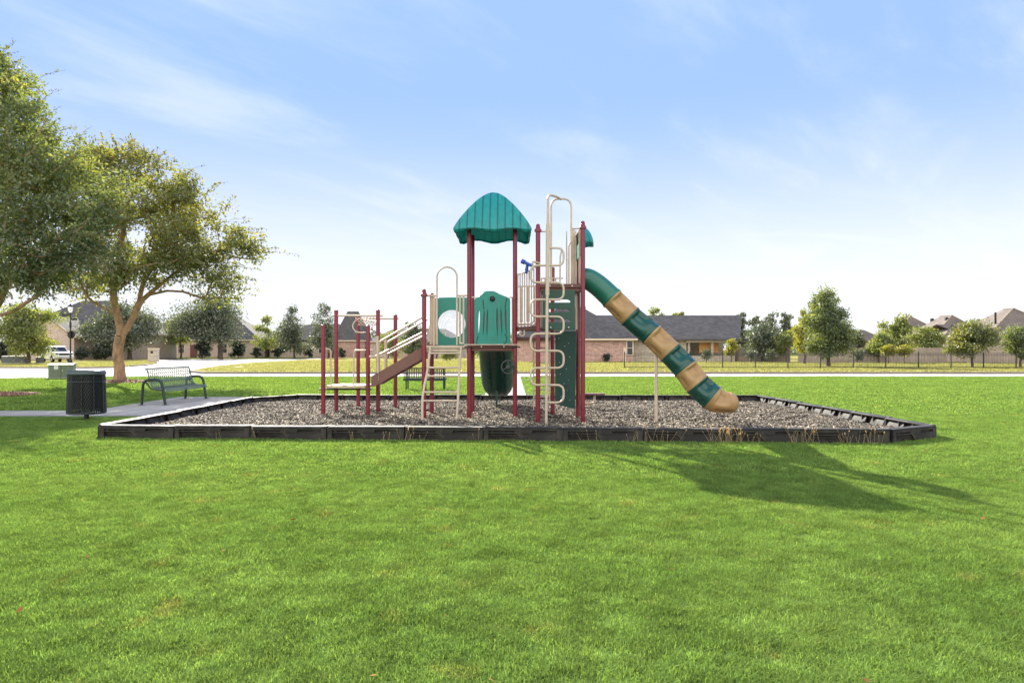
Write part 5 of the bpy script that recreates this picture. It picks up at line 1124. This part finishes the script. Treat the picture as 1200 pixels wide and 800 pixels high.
# ------------------------------------------------------------------ trees and shrubs
def leaves_np(centers, per, spread, L0, rs, droop=.2, ratio=.5):
    n = len(centers)*per; c = np.repeat(centers, per, 0); sp = np.repeat(spread, per)[:, None]
    off = rs.randn(n, 3)*np.array([1, 1, .72]); off = off/np.maximum(1, np.linalg.norm(off, axis=1, keepdims=True)/1.75); p = c+off*sp*.62
    d = rs.randn(n, 3); d[:, 2] -= droop; d += off*.5; d /= np.linalg.norm(d, axis=1, keepdims=True)
    q = rs.randn(n, 3); q -= d*(q*d).sum(1, keepdims=True); q /= np.linalg.norm(q, axis=1, keepdims=True)
    l = L0*(.6+.8*rs.rand(n))[:, None]; w2 = l*ratio/2
    return np.stack([p-d*l*.5, p+q*w2, p+d*l*.5, p-q*w2], 1).reshape(-1, 3)
def tree(name, label, base, shape, leafm, bark, n, per, leaf, tr, th, seed, cat='tree', group=None, limbs=(), clump=.5, shoots=0, ratio=.5, sides=6):
    """shape: list of (centre, radii) ellipsoids relative to the base; limbs: hand-drawn boughs"""
    rs = np.random.RandomState(seed); t = empty(name, base, label, cat, group)
    vol = np.array([r[0]*r[1]*r[2] for c, r in shape])**.75; cnt = np.maximum(2, (n*vol/vol.sum())).astype(int); cs = []
    for (c, r), k in zip(shape, cnt):
        d = rs.randn(k, 3); d /= np.linalg.norm(d, axis=1, keepdims=True); rad = (.30+.70*rs.rand(k)**.6)[:, None]*(1+.20*rs.randn(k))[:, None]; cs.append(np.array(c)+d*rad*np.array(r))
    cs = np.concatenate(cs); cs[:, 2] = np.maximum(cs[:, 2], .25)
    nodes = []; par = []; rad = []
    chains = []
    def chain(pts, attach):
        idx = [attach] if attach is not None else []
        for p in pts: nodes.append(np.array(p, float)); par.append(idx[-1] if idx else -1); idx.append(len(nodes)-1)
        chains.append(idx)
    k = 5
    chain([(rs.randn()*.02*i, rs.randn()*.02*i, th*i/k-(.1 if i == 0 else 0)) for i in range(k+1)], None); ntr = len(nodes)
    for l in limbs:
        a = min(range(len(nodes)), key=lambda i: np.linalg.norm(nodes[i]-np.array(l[0])))
        chain([tuple(x) for x in catmull(l[0:], 3)[1:]], a)
    order = np.argsort(np.linalg.norm(cs-nodes[ntr-1], axis=1)); tips = []
    for i in order:
        c = cs[i]; A = np.array(nodes); dd = np.linalg.norm(A-c, axis=1)+(A[:, 2] > c[2]+.3)*1.5; dd[:max(1, ntr-2)] += 2
        a = int(np.argmin(dd)); p0 = A[a]; m = max(1, int(np.linalg.norm(c-p0)/.7)); pts = []
        for j in range(1, m+1): u = j/m; q = p0+(c-p0)*u; q = q+np.array([0, 0, .12*np.linalg.norm(c-p0)*math.sin(math.pi*u)])+(rs.randn(3)*.06 if j < m else 0); pts.append(q)
        chain(pts, a); tips.append(len(nodes)-1)
    w_ = np.zeros(len(nodes)); 
    for i in tips: w_[i] += 1
    for i in range(len(nodes)-1, -1, -1):
        if par[i] >= 0: w_[par[i]] += w_[i]
    w_ = np.maximum(w_, .5); rad = tr*(w_/w_[0])**.5*.92; rad = np.maximum(rad, tr*.022); rad[:ntr] = np.maximum(rad[:ntr], tr*np.linspace(1, .86, ntr)); rad[0] = tr*1.35; rad[1] = max(rad[1], tr*1.02)
    b = MB()
    for ch_ in chains:
        if len(ch_) < 2: continue
        r = [rad[i] for i in ch_]
        if ch_ is not chains[0]: r[0] = min(r[0], r[1]*1.25)
        big = r[0] > tr*.25; b.tube([nodes[i] for i in ch_], r, 12 if big else sides, cap=True)
    V = leaves_np(cs, per, clump*(.7+.6*rs.rand(len(cs))), leaf, rs, ratio=ratio)
    if shoots:
        ext = []; A = cs; ctr = A.mean(0); out = A-ctr; nrm = np.linalg.norm(out/(A.std(0)+1e-6), axis=1); pick = np.argsort(-nrm)[:int(len(A)*.55)]; tw = b
        for s in range(shoots):
            c = A[pick[rs.randint(len(pick))]]; d = (c-ctr); d /= np.linalg.norm(d); d = d*.8+np.array([0, 0, .55])+rs.randn(3)*.28; d /= np.linalg.norm(d); ln = .5+.9*rs.rand(); st = c.copy(); pts = []
            for j in range(5): u = j/4; pts.append(st+d*ln*u+np.array([d[0]*.3, d[1]*.3, -.28])*ln*u*u)
            tw.tube(pts, [.008, .007, .006, .005, .004], 3)
            m = int(ln*22); u = rs.rand(m); ext.append(st+d*ln*u[:, None]+np.array([d[0]*.3, d[1]*.3, -.28])*ln*(u*u)[:, None]+rs.randn(m, 3)*.035)
        ext = np.concatenate(ext); V = np.concatenate([V, leaves_np(ext, 1, np.full(len(ext), .03), leaf*.9, rs, ratio=ratio)])
    b.build('trunk', bark, t)
    np_mesh('crown', V, 4, leafm, t)
    return t
def rel(px, py, y, base): q = P(px, py, y); return (q.x-base[0], y-base[1], q.z)
# the two large trees on the left
bs_ = (-17.0, 29.6, 0); sc_ = 29.6/800
E = lambda px, py, dy, rx, ry, rd: (rel(px, py, 29.6+dy, bs_), (rx*sc_, rd, ry*sc_))
sh = [E(150, 225, 0, 55, 55, 2.2), E(195, 255, .6, 58, 48, 2.2), E(238, 278, -.3, 48, 40, 1.8), E(282, 292, .2, 30, 22, 1.2), E(248, 325, -.5, 24, 24, 1.1), E(112, 285, -.6, 52, 50, 2.2), E(120, 205, .5, 45, 42, 1.9), E(215, 225, 0, 28, 24, 1.2), E(175, 310, -1.2, 45, 22, 1.4), E(85, 325, .8, 35, 22, 1.4), E(200, 300, .6, 50, 28, 1.8), E(140, 325, -.8, 40, 20, 1.5), E(262, 348, -.2, 14, 16, .7)]
Lm = lambda *a: [rel(px, py, 29.6+dy, bs_) for px, py, dy in a]
tree('elm_tree', 'forked elm with orange-lit bark and autumn-tinged crown, in a mulch ring', bs_, sh, M['elm2'], M['bark'], 390, 120, .135, .23, 2.0, 21, limbs=[
    Lm((143, 392, 0), (137, 368, -.1), (133, 345, -.2), (136, 318, -.1), (143, 280, 0), (150, 240, .1)), Lm((144, 392, 0), (156, 372, .1), (163, 356, .1), (180, 340, .1), (205, 320, -.1), (236, 298, -.2), (270, 290, 0)),
    Lm((137, 370, -.1), (125, 362, -.3), (110, 354, -.5), (100, 344, -.6), (90, 320, -.5)), Lm((163, 356, .1), (167, 335, .5), (180, 300, .8), (190, 265, .8))], clump=.42, shoots=340)
b1 = (-16.9, 21.5, 0); s1 = 21.5/800
E1 = lambda px, py, dy, rx, ry, rd: (rel(px, py, 21.5+dy, b1), (rx*s1, rd, ry*s1))
sh = [E1(-60, 170, 0, 100, 130, 3.2), E1(20, 180, -.4, 60, 75, 2.2), E1(72, 228, .2, 45, 55, 1.8), E1(55, 292, -.8, 55, 42, 1.8), E1(95, 270, .3, 28, 40, 1.2), E1(-5, 95, .3, 42, 42, 1.6), E1(-110, 250, 0, 90, 90, 3), E1(-10, 318, -1, 60, 28, 1.6), E1(-80, 290, -1.4, 80, 50, 2.2), E1(35, 140, .5, 30, 32, 1.3), E1(105, 225, -.3, 30, 40, 1.3), E1(40, 325, -.6, 42, 18, 1.3), E1(10, 230, -1.6, 60, 60, 1.2)]
Lm = lambda *a: [rel(px, py, 21.5+dy, b1) for px, py, dy in a]
tree('elm_tree', 'large dense grey-green elm cut off by the left edge', b1, sh, M['elm'], M['bark'], 660, 130, .118, .26, 1.9, 33, limbs=[
    Lm((-28, 400, 0), (-14, 372, 0), (0, 350, -.1), (10, 320, -.2), (25, 270, -.3), (45, 220, -.2)), Lm((-28, 400, 0), (-40, 350, .3), (-50, 280, .3), (-55, 190, .2)), Lm((-14, 372, 0), (12, 366, -.5), (35, 352, -.8), (58, 340, -.9)), Lm((-28, 400, 0), (-60, 350, -.5), (-100, 290, -.6))], clump=.40, shoots=480)
# smaller trees, each with a crown of its own
def ftree(px, hw, top, bot, y, lm, label, name='tree', shape='round', n=60, per=75, leaf=.30, tr=.16, bark='darkbark', tpx=None, group=None, depth=.85, cat='tree', seed=None, ratio=.6, clump=None):
    seed = seed or int(px*7+y) % 9973; rs = np.random.RandomState(seed); x = pxx(px if tpx is None else tpx, y); s = y/800; rx = hw*s; zt_, zb_ = pz(top, y), max(.15, pz(bot, y)); hc = (zt_-zb_); dx = pxx(px, y)-x
    if shape == 'cone': lay = [(.14, 1), (.36, .92), (.58, .70), (.78, .45), (.93, .2)]
    elif shape == 'egg': lay = [(.14, .80), (.34, 1), (.55, .9), (.75, .64), (.92, .32)]
    else: lay = [(.2, .82), (.45, 1), (.68, .88), (.88, .5)]
    sh = []
    for tt, k in lay:
        m = 3 if k > .6 else 2
        for j in range(m):
            a = rs.rand()*6.28; o = rx*k*.42; sh.append(((dx+o*math.cos(a+j*2.1), depth*o*math.sin(a+j*2.1), zb_+hc*tt+rs.randn()*hc*.03), (rx*k*.58, rx*k*.58*depth, hc*.155)))
    th = max(.2, zb_+hc*.18 if shape != 'bush' else .2)
    return tree(name, label, (x, y, 0), sh, M[lm], M[bark], n, per, leaf, tr, th, seed, cat, group, clump=clump or max(.3, rx*.26), ratio=ratio, sides=4)
G = 'small trees and shrubs by the far lawns'
ftree(33, 36, 356, 415, 72, 'bright', 'round pale-edged tree above the long grey utility box', n=110, per=110, leaf=.24, tr=.17)
ftree(142, 46, 360, 407, 100, 'oak', 'dark broad tree just behind the forked elm trunk', n=170, per=105, leaf=.30, tr=.3, tpx=152)
ftree(255, 48, 351, 400, 112, 'oak', 'spreading live oak left of the climbing posts', n=200, per=115, leaf=.30, tr=.36, tpx=258, seed=77)
ftree(212, 18, 369, 402, 116, 'bright', 'small loose tree between the dark tree and the live oak', n=50, tr=.14, leaf=.28)
ftree(311, 17, 369, 410, 124, 'bright', 'pale small tree right of the live oak', n=45, shape='cone', tr=.13, leaf=.28)
ftree(345, 24, 359, 410, 120, 'oak', 'conical evergreen farther from the left posts', shape='cone', n=80, tr=.17, leaf=.3)
ftree(379, 19, 357, 410, 117, 'oak', 'conical evergreen right behind the lowest maroon post', shape='cone', n=70, tr=.17, leaf=.3)
ftree(455, 20, 388, 417, 112, 'bright', 'yellowish bush seen through the step railing', 'bush', n=50, tr=.1, leaf=.28)
ftree(484, 18, 377, 415, 116, 'oak', 'dark tree seen above the brown steps', n=60, tr=.14)
ftree(512, 15, 385, 416, 115, 'oak', 'dark tree behind the ladder deck', n=45, tr=.14)
ftree(527, 15, 402, 421, 92, 'bright', 'rounded pale shrub seen through the ladder', 'shrub', n=50, per=70, tr=.06, leaf=.2, cat='shrub')
ftree(572, 24, 392, 417, 118, 'oak', 'low tree hidden behind the face panel', n=50, tr=.14)
ftree(771, 17, 361, 400, 104, 'bright', 'pale treetop above the bungalow ridge, left one', n=45, tr=.15, leaf=.3)
ftree(797, 10, 362, 400, 106, 'bright', 'small treetop above the bungalow ridge, right one', n=30, tr=.12, leaf=.3)
ftree(869, 11, 364, 408, 108, 'oak', 'dark evergreen at the end of the grey roof', shape='egg', n=55, tr=.15)
ftree(884, 13, 370, 408, 112, 'oak', 'dark back-row tree next to the roof-end evergreen', shape='egg', n=55, tr=.15)
ftree(903, 15, 367, 408, 113, 'oak', 'middle tree of the dark back row', shape='egg', n=60, tr=.15)
ftree(922, 14, 368, 408, 112, 'oak', 'dark back-row tree nearest the tall green tree', shape='egg', n=60, tr=.15)
ftree(893, 25, 381, 416, 78, 'oak', 'olive rounded tree in front of the dark back row', n=80, per=80, tr=.12, leaf=.22)
ftree(921, 15, 389, 414, 76, 'bright', 'small olive tree left of the yellow tree', n=45, per=80, tr=.1, leaf=.22)
ftree(940, 13, 366, 412, 92, 'bright', 'slim pale tree behind the yellow tree', shape='egg', n=50, tr=.14, leaf=.26)
ftree(943, 15, 377, 413, 68, 'yellow', 'bright yellow-green tree left of the tall green tree', n=60, per=80, tr=.12, leaf=.2)
ftree(971, 34, 343, 413, 57, 'elm', 'tall green tree standing behind the iron fence', shape='egg', n=260, per=110, leaf=.17, tr=.16, bark='darkbark', clump=.55)
ftree(1001, 15, 387, 414, 86, 'oak', 'dark low tree right of the tall green tree', n=45, tr=.13, leaf=.25)
ftree(1050, 23, 370, 412, 80, 'bright', 'pale green tree in front of the left brown roof', n=80, tr=.15, leaf=.24)
ftree(1030, 18, 389, 415, 73, 'bright', 'low pale tree below and left of the brown roofs', n=55, tr=.1, leaf=.22)
ftree(1083, 25, 386, 413, 75, 'bright', 'rounded olive tree between the brown roofs and board fence', n=75, tr=.12, leaf=.22)
ftree(1139, 33, 377, 417, 53, 'elm2', 'bronze-tinged tree behind the iron fence at right', n=150, per=100, leaf=.15, tr=.10, clump=.45)
ftree(1196, 21, 383, 418, 54, 'elm', 'green tree at the right edge behind the iron fence', n=110, per=90, leaf=.15, tr=.1)
ftree(1041, 10, 405, 416, 68, 'yellow', 'yellow shrub against the board fence, left one', 'shrub', n=25, leaf=.17, tr=.04, cat='shrub')
ftree(1060, 9, 406, 416, 67.5, 'yellow', 'yellow shrub against the board fence, right one', 'shrub', n=25, leaf=.17, tr=.04, cat='shrub')
ftree(857, 9, 399, 416, 76, 'yellow', 'small yellow-topped tree by the patio', n=30, leaf=.18, tr=.05)
ftree(711, 4, 415, 424, 79, 'darkleaf', 'small dark shrub against the brick wall', 'shrub', n=20, per=40, leaf=.14, tr=.03, cat='shrub')
ftree(237, 10, 398, 418, 110, 'darkleaf', 'round clipped dark shrub beside the live oak trunk', 'topiary_shrub', n=70, per=70, leaf=.2, tr=.08, cat='shrub', clump=.45)
ftree(194, 11, 396, 419, 118, 'darkleaf', 'dark square hedge behind the mailbox pillar', 'hedge', n=70, per=60, leaf=.22, tr=.08, cat='shrub')
ftree(279, 11, 399, 419, 116, 'darkleaf', 'dark hedge right of the live oak trunk', 'hedge', n=60, per=60, leaf=.22, tr=.08, cat='shrub')
ftree(122, 18, 404, 419, 97, 'darkleaf', 'dark low bush left of the forked elm trunk', 'bush', n=60, per=60, leaf=.22, tr=.08, cat='shrub')
ftree(96, 9, 407, 420, 90, 'darkleaf', 'low dark bush right of the white pickup', 'bush', n=35, per=60, leaf=.2, tr=.06, cat='shrub')
ftree(2, 14, 398, 423, 84, 'darkleaf', 'dark bush at the left edge behind the utility box', 'bush', n=50, per=60, leaf=.22, tr=.08, cat='shrub')
for i, (px, hw) in enumerate(((165, 8), (300, 7), (325, 8), (362, 7), (400, 6))): ftree(px, hw, 408, 418, 122, 'darkleaf', ['low dark shrub right of the forked elm trunk', 'low shrub below the pale small tree', 'low shrub left of the conical evergreens', 'low shrub between the conical evergreens', 'low shrub below the steep dark roof'][i], 'shrub', n=22, per=45, leaf=.22, tr=.05, cat='shrub')
for i, (px, hw) in enumerate(((880, 7), (905, 9), (828, 6), (1005, 8))): ftree(px, hw, 411, 420, 72, 'oak', ['low shrub left of the olive rounded tree', 'low shrub under the olive rounded tree', 'low shrub in front of the patio wall', 'low shrub against the grey board fence'][i], 'shrub', n=22, per=45, leaf=.16, tr=.04, cat='shrub')
# the far wood that closes the horizon
def farwood():
    rs = np.random.RandomState(3); n = 900; a = np.linspace(-1.25, 1.25, n)+rs.randn(n)*.003; r = 230+rs.rand(n)*60; h_ = 4.2+1.6*np.sin(a*23)+1.2*np.sin(a*61+1)+rs.rand(n)*1.2
    cs = np.concatenate([np.stack([r*np.sin(a), r*np.cos(a), h_*k], 1) for k in (.2, .55, .85)]); V = leaves_np(cs, 14, np.full(len(cs), 2.2), 1.1, rs, ratio=.7)
    tag(np_mesh('distant_wood', V, 4, M['oak']), 'far-off line of trees along the horizon', 'wood', kind='stuff')
farwood()
